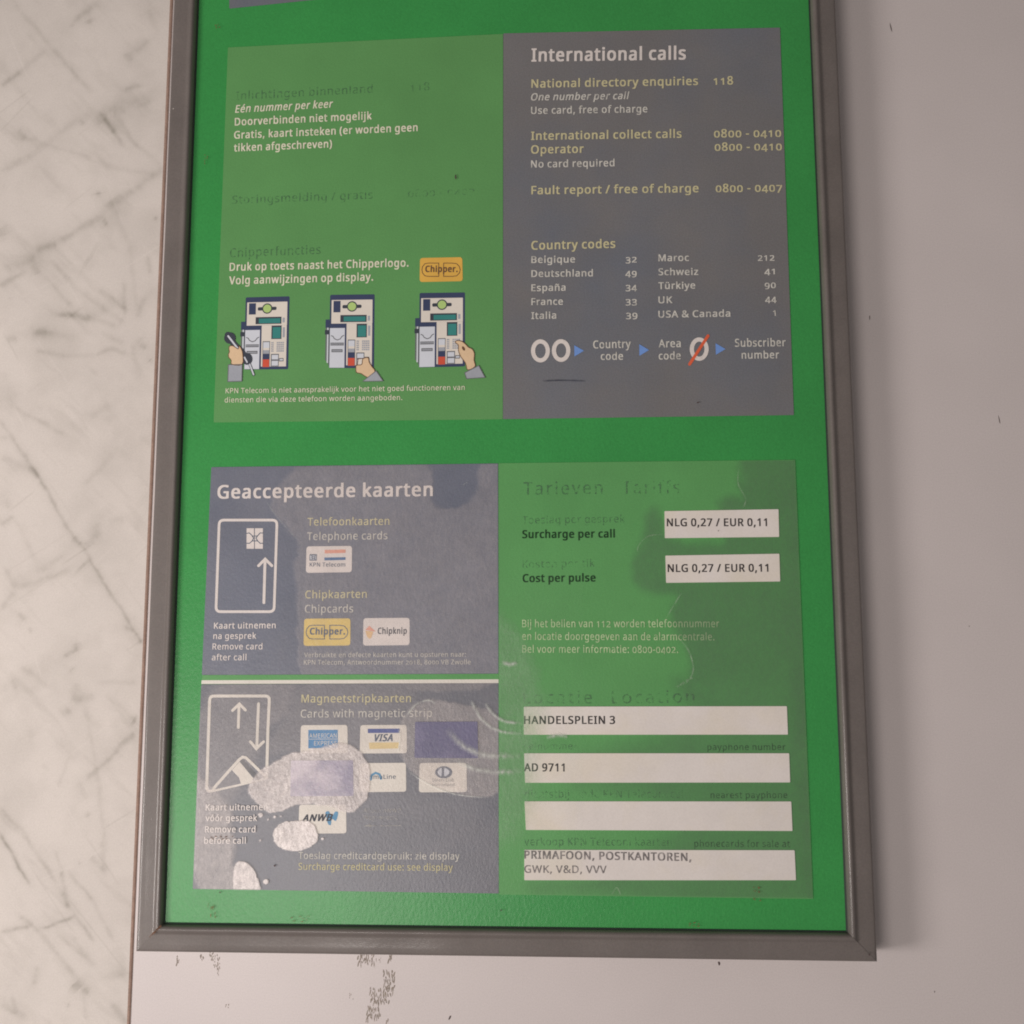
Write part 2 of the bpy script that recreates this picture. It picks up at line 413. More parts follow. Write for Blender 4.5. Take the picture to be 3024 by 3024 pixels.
# ---- scuffed board on the left, 3 mm higher, brown cut edge facing the sign
TZ = 0.0012
e0 = P(*px('O', 322.5, 0), TZ); e1 = P(*px('O', 241.5, 1925), TZ)      # its right-hand edge
sl = (e1.x - e0.x) / (e1.y - e0.y)
def edge_x(y): return e0.x + sl * (y - e0.y)
NX, NY = 330, 1150
ys = np.linspace(-0.33, 0.33, NY); ss = np.linspace(0, 1, NX) ** 1.0
X = np.empty((NY, NX)); Yg = np.repeat(ys[:, None], NX, 1)
for j, yy in enumerate(ys): X[j] = -0.34 + (edge_x(yy) - 0.0005 + 0.34) * ss
pts = np.stack([X.ravel(), Yg.ravel(), np.full(X.size, TZ)], 1)
pp = proj(pts); QX, QY = pp[:, 0], pp[:, 1]
streaks = {
 'K': [(70,10,290,270,12,.3),(290,270,520,520,12,.35),(560,10,440,110,18,.45),(450,95,400,150,14,.3),(0,500,130,400,13,.5),(130,400,260,290,14,.2),
  (0,970,190,880,20,.45),(190,880,440,680,20,.3),(440,680,930,520,26,.22),(715,505,810,485,14,.45),(735,320,860,220,20,.35),(720,300,745,350,18,.4),
  (560,630,700,830,11,.35),(620,620,800,850,11,.25),(640,700,930,960,12,.2),(580,640,660,760,13,.5),(450,680,480,710,12,.4),(540,670,580,710,14,.4),(640,640,720,640,26,.35),(790,610,860,570,16,.3),
  (300,830,650,960,14,.25),(650,960,900,1000,14,.2),(0,1640,150,1540,14,.5),(30,1530,210,1460,28,.4),(200,1420,330,1390,20,.55),(330,1380,600,1220,18,.45),
  (600,1190,760,1080,20,.5),(760,1080,930,960,20,.35),(585,1245,612,1275,12,.75),(560,1098,562,1108,16,.85),(500,1470,520,1480,60,.3),
  (240,1560,420,1760,10,.3),(280,1490,600,1790,12,.3),(340,1790,560,1815,14,.35),(560,1650,720,1770,14,.4),(705,1600,712,1810,14,.32),(835,1690,780,1810,14,.3),
  (100,740,150,790,14,.3),(110,790,220,790,14,.2),(840,50,900,170,18,.28),(510,110,520,130,18,.5),(850,1460,860,1560,12,.35),(180,1500,220,1560,20,.35),(660,1190,740,1400,14,.15),
  (740,1390,790,1800,12,.18),(890,1240,900,1260,10,.5),(0,1290,20,1340,30,.4),(0,740,300,840,16,.15),(170,1900,300,1890,30,.25)],
 'M': [(300,45,480,75,13,.45),(480,75,600,115,12,.35),(180,135,250,145,16,.35),(40,180,90,175,14,.35),(250,150,400,165,14,.22),(530,150,640,200,12,.3),
  (180,235,340,265,13,.3),(340,265,500,260,14,.25),(500,262,570,225,11,.45),(570,225,650,255,11,.45),(520,10,640,90,13,.4),(740,170,690,240,14,.35),
  (690,240,720,360,15,.35),(773,283,777,288,13,.9),(730,205,765,225,12,.6),(50,510,110,560,13,.3),(110,560,350,685,12,.35),(0,600,150,810,9,.45),
  (150,810,380,1200,9,.65),(380,1205,425,1245,12,.7),(420,1240,700,1700,8,.6),(700,1700,735,1760,8,.6),(640,1670,690,1690,10,.5),(425,1345,440,1360,36,.5),
  (470,1200,560,1050,26,.25),(440,1250,520,1180,14,.3),(0,1145,70,1100,10,.6),(30,1010,50,1060,12,.3),(80,1110,210,1390,12,.22),(210,1390,330,1290,13,.25),
  (100,1470,370,1370,14,.3),(20,1370,90,1470,14,.35),(0,1580,80,1490,14,.3),(430,935,590,770,13,.28),(460,590,570,520,20,.25),(0,800,150,840,22,.22),
  (390,1750,400,1800,20,.4),(335,1810,350,1830,12,.5),(100,1600,130,1640,16,.3),(0,695,40,690,14,.25),(150,840,200,900,16,.3),(480,360,500,340,20,.25),(370,1890,380,1900,16,.4),(150,1680,165,1700,10,.4),(560,1120,640,1110,20,.2)],
 'N': [(370,290,480,265,18,.4),(390,200,370,290,18,.25),(310,360,350,330,20,.45),(500,200,700,200,13,.25),(340,50,400,20,14,.3),(110,120,240,215,11,.35),
  (675,385,690,395,20,.65),(600,530,690,450,16,.5),(440,690,610,540,12,.5),(430,330,500,700,11,.22),(500,700,530,1000,11,.25),(520,1000,530,1180,14,.32),
  (460,1080,530,1160,12,.35),(0,970,155,1225,8,.85),(0,830,120,960,11,.4),(120,960,290,1220,11,.4),(290,1050,350,1350,10,.32),(350,1160,480,1310,10,.4),
  (480,1310,580,1510,9,.3),(370,1370,480,1510,10,.5),(220,1450,370,1395,9,.9),(0,1465,150,1440,9,.6),(100,1380,200,1470,12,.5),(200,1470,390,1690,11,.42),
  (280,1470,440,1600,12,.32),(360,1480,480,1640,12,.28),(375,1725,405,1755,24,.9),(420,1755,445,1780,14,.6),(343,1836,350,1840,13,.65),(190,1640,170,1730,12,.4),
  (0,1840,130,1890,16,.35),(60,1790,90,1880,14,.35),(570,1830,650,1932,14,.45),(600,1530,640,1700,26,.2),(420,1790,440,1910,12,.22),(400,700,440,790,12,.25),
  (60,180,90,230,14,.3),(320,1270,350,1350,10,.5),(440,860,445,880,12,.5),(400,1105,405,1115,8,.6),(310,1170,320,1175,10,.5),(350,560,290,740,10,.22),(480,1690,640,1680,20,.25),(150,440,160,480,18,.3)]}
dirt = np.zeros(len(pts))
wob = (fbm(QX, QY, 60, 3) - .5)
wob2 = (fbm(QX, QY, 60, 9) - .5)
brk = np.clip(fbm(QX, QY, 26, 21) * 1.7 - .15, 0.0, 1.3)
for s, lst in streaks.items():
    k = S[s][2]
    for (ax, ay, bx, by, w, amp) in lst:
        a = np.array(px(s, ax, ay)); b = np.array(px(s, bx, by)); w = w / k * 1.1; amp *= .95
        near = (QX > min(a[0], b[0]) - 70) & (QX < max(a[0], b[0]) + 70) & (QY > min(a[1], b[1]) - 70) & (QY < max(a[1], b[1]) + 70)
        if not near.any(): continue
        x = QX[near] + wob[near] * 14; y = QY[near] + wob2[near] * 14
        d = b - a; L2 = max(1e-6, d @ d); t = np.clip(((x - a[0]) * d[0] + (y - a[1]) * d[1]) / L2, 0, 1)
        dist = np.hypot(x - a[0] - t * d[0], y - a[1] - t * d[1])
        e = np.minimum(1, np.minimum(t, 1 - t) * 6 + .35)
        dirt[near] += amp * e * (0.75 * np.exp(-(dist / w) ** 2) + .22 * np.exp(-(dist / (w * 3)) ** 2)) * (0.35 + .65 * brk[near])
# overall wiping marks and clouding
dirt += 0.5 * np.clip(fbm(QX + QY * .5, QY - QX * .4, 170, 40) - .46, 0, 1) + .35 * np.clip(fbm(QX, QY, 70, 44) - .5, 0, 1)
dirt += 0.55 * np.clip(fbm((QX + QY) * .5, (QY - QX) * 2.2, 120, 60) - .62, 0, 1) * 1.2
dirt += 0.5 * np.clip(fbm(QX, QY, 16, 77) - .74, 0, 1)
# hair-fine straight scratches, pale and dark
for k_ in range(46):
    ax, ay = RNG.uniform(-40, 480), RNG.uniform(0, 3024); th = RNG.choice([1.05, -.62]) + RNG.normal(0, .10); ln = RNG.uniform(60, 330)
    bx, by = ax + ln * math.cos(th), ay + ln * math.sin(th); d_ = np.array([bx - ax, by - ay])
    near = (QX > min(ax, bx) - 12) & (QX < max(ax, bx) + 12) & (QY > min(ay, by) - 12) & (QY < max(ay, by) + 12)
    if not near.any(): continue
    t = np.clip(((QX[near] - ax) * d_[0] + (QY[near] - ay) * d_[1]) / (d_ @ d_), 0, 1)
    dist = np.hypot(QX[near] - ax - t * d_[0], QY[near] - ay - t * d_[1])
    dirt[near] += RNG.choice([-.16, .22]) * RNG.uniform(.4, 1) * np.exp(-(dist / 2.4) ** 2) * np.minimum(1, np.minimum(t, 1 - t) * 5)
dirt = np.clip(dirt * 0.8, 0, .9)
me = bpy.data.meshes.new('m')
nq = (NX - 1) * (NY - 1); idx = np.arange(NX * NY).reshape(NY, NX)
fa = np.stack([idx[:-1, :-1], idx[:-1, 1:], idx[1:, 1:], idx[1:, :-1]], -1).reshape(-1, 4)
me.vertices.add(len(pts)); me.vertices.foreach_set('co', pts.ravel())
me.loops.add(nq * 4); me.loops.foreach_set('vertex_index', fa.ravel())
me.polygons.add(nq); me.polygons.foreach_set('loop_start', np.arange(nq) * 4); me.update(calc_edges=True)
at = me.attributes.new('dirt', 'FLOAT', 'POINT'); at.data.foreach_set('value', dirt.astype(np.float32))
scuffed = bpy.data.objects.new('scuffed_board', None); COL.objects.link(scuffed)
scuffed.location = (-0.25, 0, 0)
scuffed['label'] = 'scuffed white laminate board with thin brown cut edge left of the framed sign'
scuffed['category'] = 'board'
inv = Matrix.Translation((0.25, 0, 0))
top = link('laminate_face', me, m_table, scuffed); top.matrix_parent_inverse = inv
vs = []
for yy in (-0.33, 0.33):
    for zz in (0.0002, TZ - 0.00035, TZ):
        vs.append((edge_x(yy) + {0: .0009, 1: .0003, 2: -.0005}[round((zz - .0002) / (TZ - .00035 - .0002) * 1.4) if zz < TZ else 2], yy, zz))
core = bpy.data.meshes.new('m')
core.from_pydata(vs + [(-0.34, -0.33, 0.0002), (-0.34, -0.33, TZ), (-0.34, 0.33, 0.0002), (-0.34, 0.33, TZ)], [],
                 [(0, 3, 4, 1), (1, 4, 5, 2), (0, 1, 2, 7, 6), (3, 8, 9, 5, 4), (6, 7, 9, 8)])
c = link('brown_edge', core, m_core, scuffed); c.matrix_parent_inverse = inv

# ================================================================== the framed sign
sign = bpy.data.objects.new('information_sign', None); COL.objects.link(sign)
sign['label'] = 'green payphone instruction sign with printed grey and light green blocks in a grey metal frame'
sign['category'] = 'sign'

# sheet
ZT = 0.0212                                 # top of frame
OC = [P(*px('O', 340.5, -330), ZT - .002), P(*px('O', 1562, -330), ZT - .002), P(*px('O', 1656, 1815.5), ZT - .002), P(*px('O', 255.5, 1796), ZT - .002)]
def inset(d):
    out = []
    for i in range(4):
        p = OC[i]; a = (OC[i - 1] - p).normalized(); b = (OC[(i + 1) % 4] - p).normalized()
        bis = (a + b).normalized(); sn = abs(a.x * bis.y - a.y * bis.x)
        out.append(p + bis * (d / sn))
    return out
q = inset(0.010)
sheet_me = bpy.data.meshes.new('m')
sheet_me.from_pydata([(w.x, w.y, Z_POST) for w in q] + [(w.x, w.y, 0.004) for w in q], [],
                     [(3, 2, 1, 0), (4, 5, 6, 7), (0, 1, 5, 4), (1, 2, 6, 5), (2, 3, 7, 6), (3, 0, 4, 7)])
sheet = link('green_sheet', sheet_me, m_green, sign)

prof = [(0, 0.0), (0, .0180), (.0003, .0189), (.0007, .0193), (.0012, .01945), (.0016, .0195), (.0040, .0196), (.0080, .0196), (.0085, .01965), (.0091, .0199), (.0098, .0208), (.0103, .0211), (.0108, .0212), (.0113, .02115),
        (.0118, .0208), (.0123, .0200), (.0126, .0190), (.0128, .0180), (.0128, .0172)]
side_names = ['top', 'right', 'bottom', 'left']
for i in range(4):
    vs, fs = [], []
    STEPS = 60
    for d, z in prof:
        I = inset(d); a = I[i]; b = I[(i + 1) % 4]
        for t in range(STEPS + 1):
            w = a.lerp(b, t / STEPS)
            g = 0.00006 if t in (0, STEPS) else 0
            wz = z + 0.00010 * math.sin(t * .9 + i) * (1 if z > .018 else 0)
            vs.append((w.x, w.y, wz - g))
    for r in range(len(prof) - 1):
        for t in range(STEPS):
            a0 = r * (STEPS + 1) + t; b0 = a0 + STEPS + 1
            fs.append((a0, b0, b0 + 1, a0 + 1))
    fme = bpy.data.meshes.new('m'); fme.from_pydata(vs, [], [f[::-1] for f in fs])
    bm = bmesh.new(); bm.from_mesh(fme); bmesh.ops.recalc_face_normals(bm, faces=bm.faces)
    bm.faces.ensure_lookup_table()
    up = sum(f.normal.z for f in bm.faces)
    if up < 0: bmesh.ops.reverse_faces(bm, faces=bm.faces)
    bm.to_mesh(fme); bm.free()
    link('frame_rail', fme, m_frame, sign, shade=True)
# thin dark strip inside the rails, painting in their shade on the sheet
I1, I2 = inset(.0128), inset(.0136)
gm = bpy.data.meshes.new('m')
gm.from_pydata([(w.x, w.y, Z_POST + .0006) for w in I1] + [(w.x, w.y, Z_POST + .0002) for w in I2], [], [((i + 1) % 4, i, i + 4, (i + 1) % 4 + 4) for i in range(4)])
link('rail_shade', gm, m_rail_shade, sign)

# ---- vinyl blocks
def block(name, s_pts, material, label, th=0.0003):
    pts = [px(*t) for t in s_pts]
    # subdivided edges so that corners round very slightly
    o = link(name, poly_mesh([rrect(pts, 2.5, 2)], Z_POST + th, th - .00002), material, sign, label=label)
    return o
b0 = block('printed_block', [('A', 146, -260), ('A', 1720, -330), ('A', 900, -2 - 28), ('A', 149, 48)], m_gate, 'grey block cut off by the top of the picture')
b1 = block('printed_block', [('O', 430, 89.5), ('O', 949, 64), ('O', 948.6, 791), ('O', 403, 797)], m_lime, 'light green block with telephone pictograms')
b2 = block('printed_block', [('O', 949.6, 63), ('O', 1471.6, 52), ('O', 1497.7, 783), ('O', 949, 790.6)], m_gate, 'grey block about international calls')
b3 = block('printed_block', [('E', 130, 60), ('E', 1852, 38), ('E', 1855, 1300), ('E', 73, 1308)], m_blue, 'blue grey block about accepted chip cards')
b5 = block('printed_block', [('F', 108, 82), ('F', 1857, 74), ('F', 1858, 1312), ('F', 58, 1285)], m_blue2, 'blue grey block about magnetic strip cards')
b4 = block('printed_block', [('G', 42, 35), ('G', 1735, 15), ('H', 1838, 1265), ('H', 45, 1240)], m_lime2, 'light green block with tariffs and white location strips')
shape('green_strip', None, [px('E', 76, 1309), px('E', 1855, 1301), px('E', 1855, 1334), px('E', 74, 1340)], m_lime2, b3, 0, label='narrow light green strip above the white line')
shape('white_line', 'E', [(72, 1340), (1855, 1334), (1855, 1357), (70, 1362)], m_badge2, b3, 1)

# ---- text, top left block
c1 = b1
text('Inlichtingen binnenland', 'A', 188, 570, 965, 528, 46, m_ghost, c1, .020)
text('118', 'A', 1182, 524, 1290, 514, 46, m_ghost2, c1, .020)
text('Eén nummer per keer', 'A', 182, 643, 742, 612, 42, m_cream, c1, .018, .22)
text('Doorverbinden niet mogelijk', 'A', 180, 716, 962, 680, 42, m_cream, c1, .020)
text('Gratis, kaart insteken (er worden geen', 'A', 176, 791, 1224, 747, 42, m_cream, c1, .020)
text('tikken afgeschreven)', 'A', 175, 864, 735, 840, 42, m_cream, c1, .020)
text('Storingsmelding / gratis', 'A', 165, 1163, 965, 1133, 46, m_ghost, c1, .020)
text('0800 - 0407', 'A', 1168, 1125, 1548, 1110, 42, m_ghost2, c1, .015)
text('Chipperfuncties', 'A', 152, 1468, 668, 1448, 50, m_ghost, c1, .020)
text('Druk op toets naast het Chipperlogo.', 'A', 150, 1545, 1172, 1520, 44, m_cream, c1, .020)
text('Volg aanwijzingen op display.', 'A', 148, 1622, 970, 1600, 44, m_cream, c1, .020)
text('KPN Telecom is niet aansprakelijk voor het niet goed functioneren van', 'C', 142, 1098, 1658, 1076, 32, m_cream, c1, .006)
text('diensten die via deze telefoon worden aangeboden.', 'C', 136, 1156, 1262, 1140, 32, m_cream, c1, .006)
# ---- top right block
c2 = b2
text('International calls', 'B', 230, 350, 1112, 338, 72, m_white, c2, .024)
text('National directory enquiries', 'B', 230, 500, 1182, 484, 46, m_yel, c2, .020)
text('118', 'B', 1270, 484, 1382, 481, 46, m_yel, c2, .020)
text('One number per call', 'B', 228, 573, 790, 565, 40, m_whitef, c2, .018, .22)
text('Use card, free of charge', 'B', 228, 650, 893, 640, 40, m_whitef, c2, .018)
text('International collect calls', 'B', 228, 798, 1088, 785, 46, m_yel, c2, .020)
text('0800 - 0410', 'B', 1272, 784, 1656, 780, 46, m_yel, c2, .018)
text('Operator', 'B', 228, 876, 530, 871, 46, m_yel, c2, .020)
text('0800 - 0410', 'B', 1276, 860, 1660, 857, 46, m_yel, c2, .018)
text('No card required', 'B', 228, 956, 705, 948, 40, m_whitef, c2, .018)
text('Fault report / free of charge', 'B', 230, 1108, 1185, 1096, 46, m_yel, c2, .020)
text('0800 - 0407', 'B', 1282, 1096, 1662, 1092, 46, m_yel, c2, .018)
text('Country codes', 'B', 230, 1424, 710, 1413, 48, m_yel, c2, .020)
for w, x1, y0, y1 in (('Belgique', 480, 1500, 1497), ('Deutschland', 582, 1580, 1576), ('España', 426, 1661, 1658), ('France', 411, 1740, 1738), ('Italia', 373, 1820, 1817)):
    text(w, 'B', 230, y0, x1, y1, 38, m_whitef, c2, .020)
for w, x0, y, x1 in (('32', 768, 1497, 832), ('49', 766, 1576, 832), ('34', 768, 1656, 833), ('33', 768, 1737, 833), ('39', 770, 1815, 836)):
    text(w, 'B', x0, y, x1, y, 38, m_whitef, c2, .020)
for w, x1, y0, y1 in (('Maroc', 1130, 1490, 1488), ('Schweiz', 1183, 1570, 1568), ('Türkiye', 1166, 1649, 1646), ('UK', 1036, 1730, 1729), ('USA & Canada', 1366, 1812, 1806)):
    text(w, 'B', 955, y0, x1, y1, 38, m_whitef, c2, .020)
for w, x0, y, x1 in (('212', 1522, 1488, 1618), ('41', 1560, 1565, 1620), ('90', 1562, 1644, 1626), ('44', 1564, 1724, 1630), ('1', 1604, 1802, 1630)):
    text(w, 'B', x0 + (6 if w == '1' else 0), y, x1 - (4 if w == '1' else 0), y - 1, 38, m_whitef, c2, .020)
def ell(s, cx, cy, rx, ry, nn=32, rot=0):
    return PP(s, [(cx + rx * math.cos(t) * math.cos(rot) - ry * math.sin(t) * math.sin(rot), cy + rx * math.cos(t) * math.sin(rot) + ry * math.sin(t) * math.cos(rot)) for t in [2 * math.pi * k / nn for k in range(nn)]])
def ring(s, cx, cy, rx, ry, ix, iy, material, parent, layer=6, name='lettering', **kw):
    A_ = ell(s, cx, cy, rx, ry); B_ = ell(s, cx, cy, ix, iy)
    quads = [[A_[i], A_[(i + 1) % 32], B_[(i + 1) % 32], B_[i]] for i in range(32)]
    return link(name, poly_mesh(quads, zl(layer)), material, parent, **kw)
ring('D', 282, 746, 54, 66, 30, 42, m_white, c2)
ring('D', 400, 744, 53, 65, 29, 41, m_white, c2)
ring('D', 1188, 736, 54, 67, 30, 43, m_white, c2)
stroke('orange_slash', 'D', [(1133, 822), (1238, 660)], 17, m_orange, c2, 8)
for a, b, cc_ in (((475, 714), (476, 778), (530, 745)), ((846, 708), (847, 774), (902, 741)), ((1281, 702), (1283, 768), (1338, 736))):
    shape('blue_arrow', 'D', [a, cc_, b], m_arrow, c2, 6)
text('Country', 'D', 583, 732, 798, 727, 44, m_whitef, c2, .018)
text('code', 'D', 626, 797, 754, 796, 42, m_whitef, c2, .018)
text('Area', 'D', 957, 726, 1083, 724, 44, m_whitef, c2, .018)
text('code', 'D', 957, 795, 1083, 793, 42, m_whitef, c2, .018)
text('Subscriber', 'D', 1392, 722, 1682, 719, 44, m_whitef, c2, .018)
text('number', 'D', 1430, 790, 1645, 788, 42, m_whitef, c2, .018)
soft_strip('scratch', 'D', [(290, 918), (400, 914), (545, 918)], 13, m_scar, c2, 10, .00002)
# ---- lower left upper block
c3 = b3
text('Geaccepteerde kaarten', 'E', 166, 248, 1460, 232, 78, m_badge, c3, .022)
text('Telefoonkaarten', 'E', 708, 411, 1200, 406, 46, m_yel, c3, .012)
text('Telephone cards', 'E', 705, 498, 1188, 493, 46, m_whitef, c3, .008)
text('Chipkaarten', 'E', 694, 848, 1064, 844, 46, m_yel, c3, .012)
text('Chipcards', 'E', 692, 934, 983, 932, 46, m_whitef, c3, .010)
text('Kaart uitnemen', 'E', 146, 1030, 517, 1027, 36, m_badge, c3, .014)
text('na gesprek', 'E', 142, 1092, 400, 1090, 36, m_badge, c3, .014)
text('Remove card', 'E', 137, 1155, 437, 1154, 36, m_badge, c3, .010)
text('after call', 'E', 133, 1220, 341, 1219, 36, m_badge, c3, .010)
text('Verbruikte en defecte kaarten kunt u opsturen naar:', 'E', 688, 1202, 1660, 1198, 28, m_whitef, c3, .008)
text('KPN Telecom, Antwoordnummer 2018, 8000 VB Zwolle', 'E', 686, 1246, 1688, 1244, 28, m_whitef, c3, .008)
card = sign
pic = stroke('card_pictogram', None, rrect([px('E', 178, 378), px('E', 525, 378), px('E', 507, 928), px('E', 158, 928)], 14, 5), 16 / 2.034, m_badge, sign, 4, closed=True, label='white outline of a card with a chip and one arrow')
chip = []
for x0, y0, x1, y1 in ((342, 427, 387, 550), (392, 427, 440, 550)):
    chip.append(PP('E', [(x0, y0), (x1, y0), (x1, y1), (x0, y1)]))
link('chip', poly_mesh(chip, zl(4)), m_badge, pic)
chl = []
for c_ in ([(342, 458), (358, 455), (374, 470), (384, 487), (374, 505), (358, 518), (342, 517)], [(440, 456), (424, 455), (410, 470), (398, 487), (410, 505), (424, 518), (440, 517)], [(374, 474), (408, 474)], [(374, 503), (408, 503)]):
    chl += ribbon(PP('E', c_), 5 / 2.034, cap=False)
link('chip_line', poly_mesh(chl, zl(5)), m_slate, pic)
stroke('arrow', 'E', [(446, 874), (453, 622)], 17, m_badge, pic, 4)
stroke('arrow', 'E', [(414, 652), (454, 612), (494, 652)], 17, m_badge, pic, 5)
# second card pictogram
ol = PP('W', [(112, 1640), (120, 1400), (160, 220), (166, 180), (185, 152), (215, 142), (600, 140), (1080, 140), (1110, 150), (1130, 175), (1132, 230), (1110, 700), (1090, 1470), (1060, 1488), (700, 1570), (190, 1688), (150, 1690), (125, 1672)])
pic2 = stroke('card_pictogram', None, ol, 48 / 5.52, m_badge2, sign, 4, closed=True, label='white outline of a card with a folded corner and two arrows')
stroke('arrow', 'W', [(628, 655), (640, 300)], 46, m_badge2, pic2, 4)
stroke('arrow', 'W', [(535, 375), (645, 270), (745, 370)], 46, m_badge2, pic2, 5)
stroke('arrow', 'W', [(958, 265), (930, 960)], 46, m_badge2, pic2, 4)
stroke('arrow', 'W', [(825, 885), (922, 1000), (1040, 885)], 46, m_badge2, pic2, 5)
shape('fold_fill', 'W', [(225, 1640), (640, 1180), (700, 1140), (760, 1150), (1060, 1440), (1050, 1480), (700, 1560), (260, 1660)], m_blue2, pic2, 5)
stroke('fold_line', 'W', [(225, 1645), (450, 1390), (650, 1170), (700, 1135), (750, 1145), (850, 1240), (1055, 1440)], 46, m_badge2, pic2, 6)
shape('magnetic_band', 'W', [(525, 1350), (650, 1210), (880, 1490), (840, 1545), (670, 1570), (640, 1470)], m_badge2, pic2, 7)
stroke('magnetic_strip', 'W', [(690, 1210), (800, 1330), (900, 1440)], 66, m_dgrey, pic2, 8)
# ---- lower left lower block
c5 = b5
text('Magneetstripkaarten', 'F', 697, 188, 1342, 186, 46, m_yel, c5, .012)
text('Cards with magnetic strip', 'F', 693, 277, 1466, 272, 46, m_whitef, c5, .008)
text('Kaart uitnemen', 'F', 134, 823, 500, 821, 36, m_badge, c5, .016, layer=25)
text('vóór gesprek', 'F', 133, 886, 437, 885, 36, m_badge, c5, .016, layer=25)
text('Remove card', 'F', 130, 952, 427, 952, 36, m_badge, c5, .016, layer=25)
text('before call', 'F', 125, 1018, 370, 1018, 36, m_badge, c5, .016, layer=25)
text('Toeslag creditcardgebruik: zie display', 'F', 680, 1108, 1628, 1112, 40, m_whitef, c5, .012)
text('Surcharge creditcard use: see display', 'F', 680, 1172, 1588, 1178, 40, m_yel, c5, .010)
text('Alleen ANWB', 'F', 1062, 837, 1282, 836, 26, m_ghostw, c5, .006)
text('Wegenwacht', 'F', 1062, 878, 1265, 877, 26, m_ghostw, c5, .006)
stroke('white_arrow', 'F', [(1105, 914), (1280, 912)], 4, m_ghostw, c5, 6)
shape('white_arrow', 'F', [(1062, 915), (1105, 902), (1105, 927)], m_ghostw, c5, 7)
# ---- lower right block
c4 = b4
text('Tarieven', 'G', 185, 215, 635, 210, 72, m_ghost, c4, .022, track=.06)
text('Tariffs', 'G', 750, 210, 1075, 207, 72, m_ghost2, c4, .020, track=.06)
text('Toeslag per gesprek', 'G', 178, 380, 762, 372, 42, m_ghost, c4, .018)
text('Surcharge per call', 'G', 178, 462, 706, 458, 44, m_dark, c4, .020)
text('Kosten per tik', 'G', 180, 632, 590, 625, 42, m_ghost2, c4, .018)
text('Cost per pulse', 'G', 180, 713, 596, 709, 44, m_dark, c4, .020)
text('Bij het bellen van 112 worden telefoonnummer', 'G', 178, 970, 1303, 970, 42, m_creamf, c4, .008)
text('en locatie doorgegeven aan de alarmcentrale.', 'G', 178, 1042, 1275, 1045, 42, m_creamf, c4, .008)
text('Bel voor meer informatie: 0800-0402.', 'G', 178, 1115, 1068, 1117, 42, m_creamf, c4, .008)
text('Locatie', 'H', 185, 150, 575, 150, 70, m_ghost2, c4, .022, track=.08)
text('Location', 'H', 690, 150, 1160, 145, 70, m_ghost2, c4, .020, track=.06)
text('celnummer', 'H', 188, 412, 490, 412, 38, m_ghost2, c4, .018)
text('payphone number', 'H', 1235, 416, 1680, 416, 36, m_ghostd, c4, .018)
text('dichtstbijzijnde KPN Telecom cel', 'H', 192, 688, 1095, 688, 44, m_ghost2, c4, .018)
text('nearest payphone', 'H', 1253, 690, 1690, 690, 36, m_ghostd, c4, .018)
text('verkoop KPN Telecom kaarten', 'H', 190, 960, 1030, 962, 44, m_ghost, c4, .018)
text('phonecards for sale at', 'H', 1160, 968, 1705, 970, 38, m_ghostd, c4, .018)

# ---- white paper strips
def slip(s, pts, label):
    return link('paper_strip', poly_mesh([rrect(PP(s, pts), 2, 2)], zl(14), .00040), m_paper, sign, label=label)
s1 = slip('G', [(990, 308), (1640, 297), (1644, 455), (992, 462)], 'upper price strip beside the words surcharge per call')
s2 = slip('G', [(995, 562), (1645, 551), (1650, 709), (999, 717)], 'lower price strip beside the words cost per pulse')
s3 = slip('H', [(187, 168), (1688, 165), (1694, 327), (187, 328)], 'white strip with the street address')
s4 = slip('H', [(189, 434), (1701, 434), (1707, 600), (194, 602)], 'white strip with the payphone number')
s5 = slip('H', [(191, 708), (1713, 709), (1720, 877), (199, 871)], 'empty white strip')
s6 = slip('H', [(190, 985), (1732, 987), (1740, 1158), (190, 1158)], 'white strip listing two rows of sales points')
kw = dict(oldstyle=False, layer=16)
text('NLG 0,27 / EUR 0,11', 'G', 1003, 394, 1575, 393, 43, m_black, s1, .020, **kw)
text('NLG 0,27 / EUR 0,11', 'G', 1008, 655, 1583, 653, 43, m_black, s2, .020, **kw)
text('HANDELSPLEIN 3', 'H', 188, 266, 708, 266, 44, m_black, s3, .020, **kw)
text('AD 9711', 'H', 188, 536, 420, 537, 44, m_black, s4, .020, **kw)
text('PRIMAFOON, POSTKANTOREN,', 'H', 190, 1034, 1143, 1048, 44, m_blackf, s6, .022, **kw)
text('GWK, V&D, VVV', 'H', 190, 1115, 660, 1118, 42, m_blackf, s6, .010, **kw)

# ---- badges
def badge(s, pts, material, label, r=9):
    return link('card_badge', poly_mesh([rrect(PP(s, pts), r)], zl(4)), material, sign, label=label)
def chipper(s, ox, oy, kx, ky, bdg, material):
    f = lambda x, y: (ox + x * kx, oy + y * ky)          # local box 0..600 x 0..350
    Lh = [f(*p) for p in [(262, 172), (262, 110), (262, 92), (120, 92), (70, 100), (38, 140), (28, 185), (38, 230), (70, 268), (120, 276), (262, 276), (262, 205)]]
    Rh = [f(*p) for p in [(330, 172), (330, 92), (450, 92), (510, 100), (548, 140), (560, 185), (548, 230), (510, 268), (450, 276), (330, 276), (330, 205)]]
    for h in (Lh, Rh): stroke('emblem_line', s, h, 10 * kx, material, bdg, 6)
    a = f(74, 214); b = f(524, 214); text('Chipper.', s, *a, *b, 84 * ky, material, bdg, .030, layer=7)
g1 = badge('A', [(1237, 1472), (1478, 1467), (1481, 1604), (1235, 1609)], m_amber, 'amber badge in the light green block')
chipper('U', 275, 172, .98, .98, g1, m_brown)
g2 = badge('E', [(688, 970), (966, 968), (965, 1131), (684, 1134)], m_amber2, 'pale amber badge in the blue grey block')
chipper('X', 88, 1252, 1.18, 1.12, g2, m_slate)
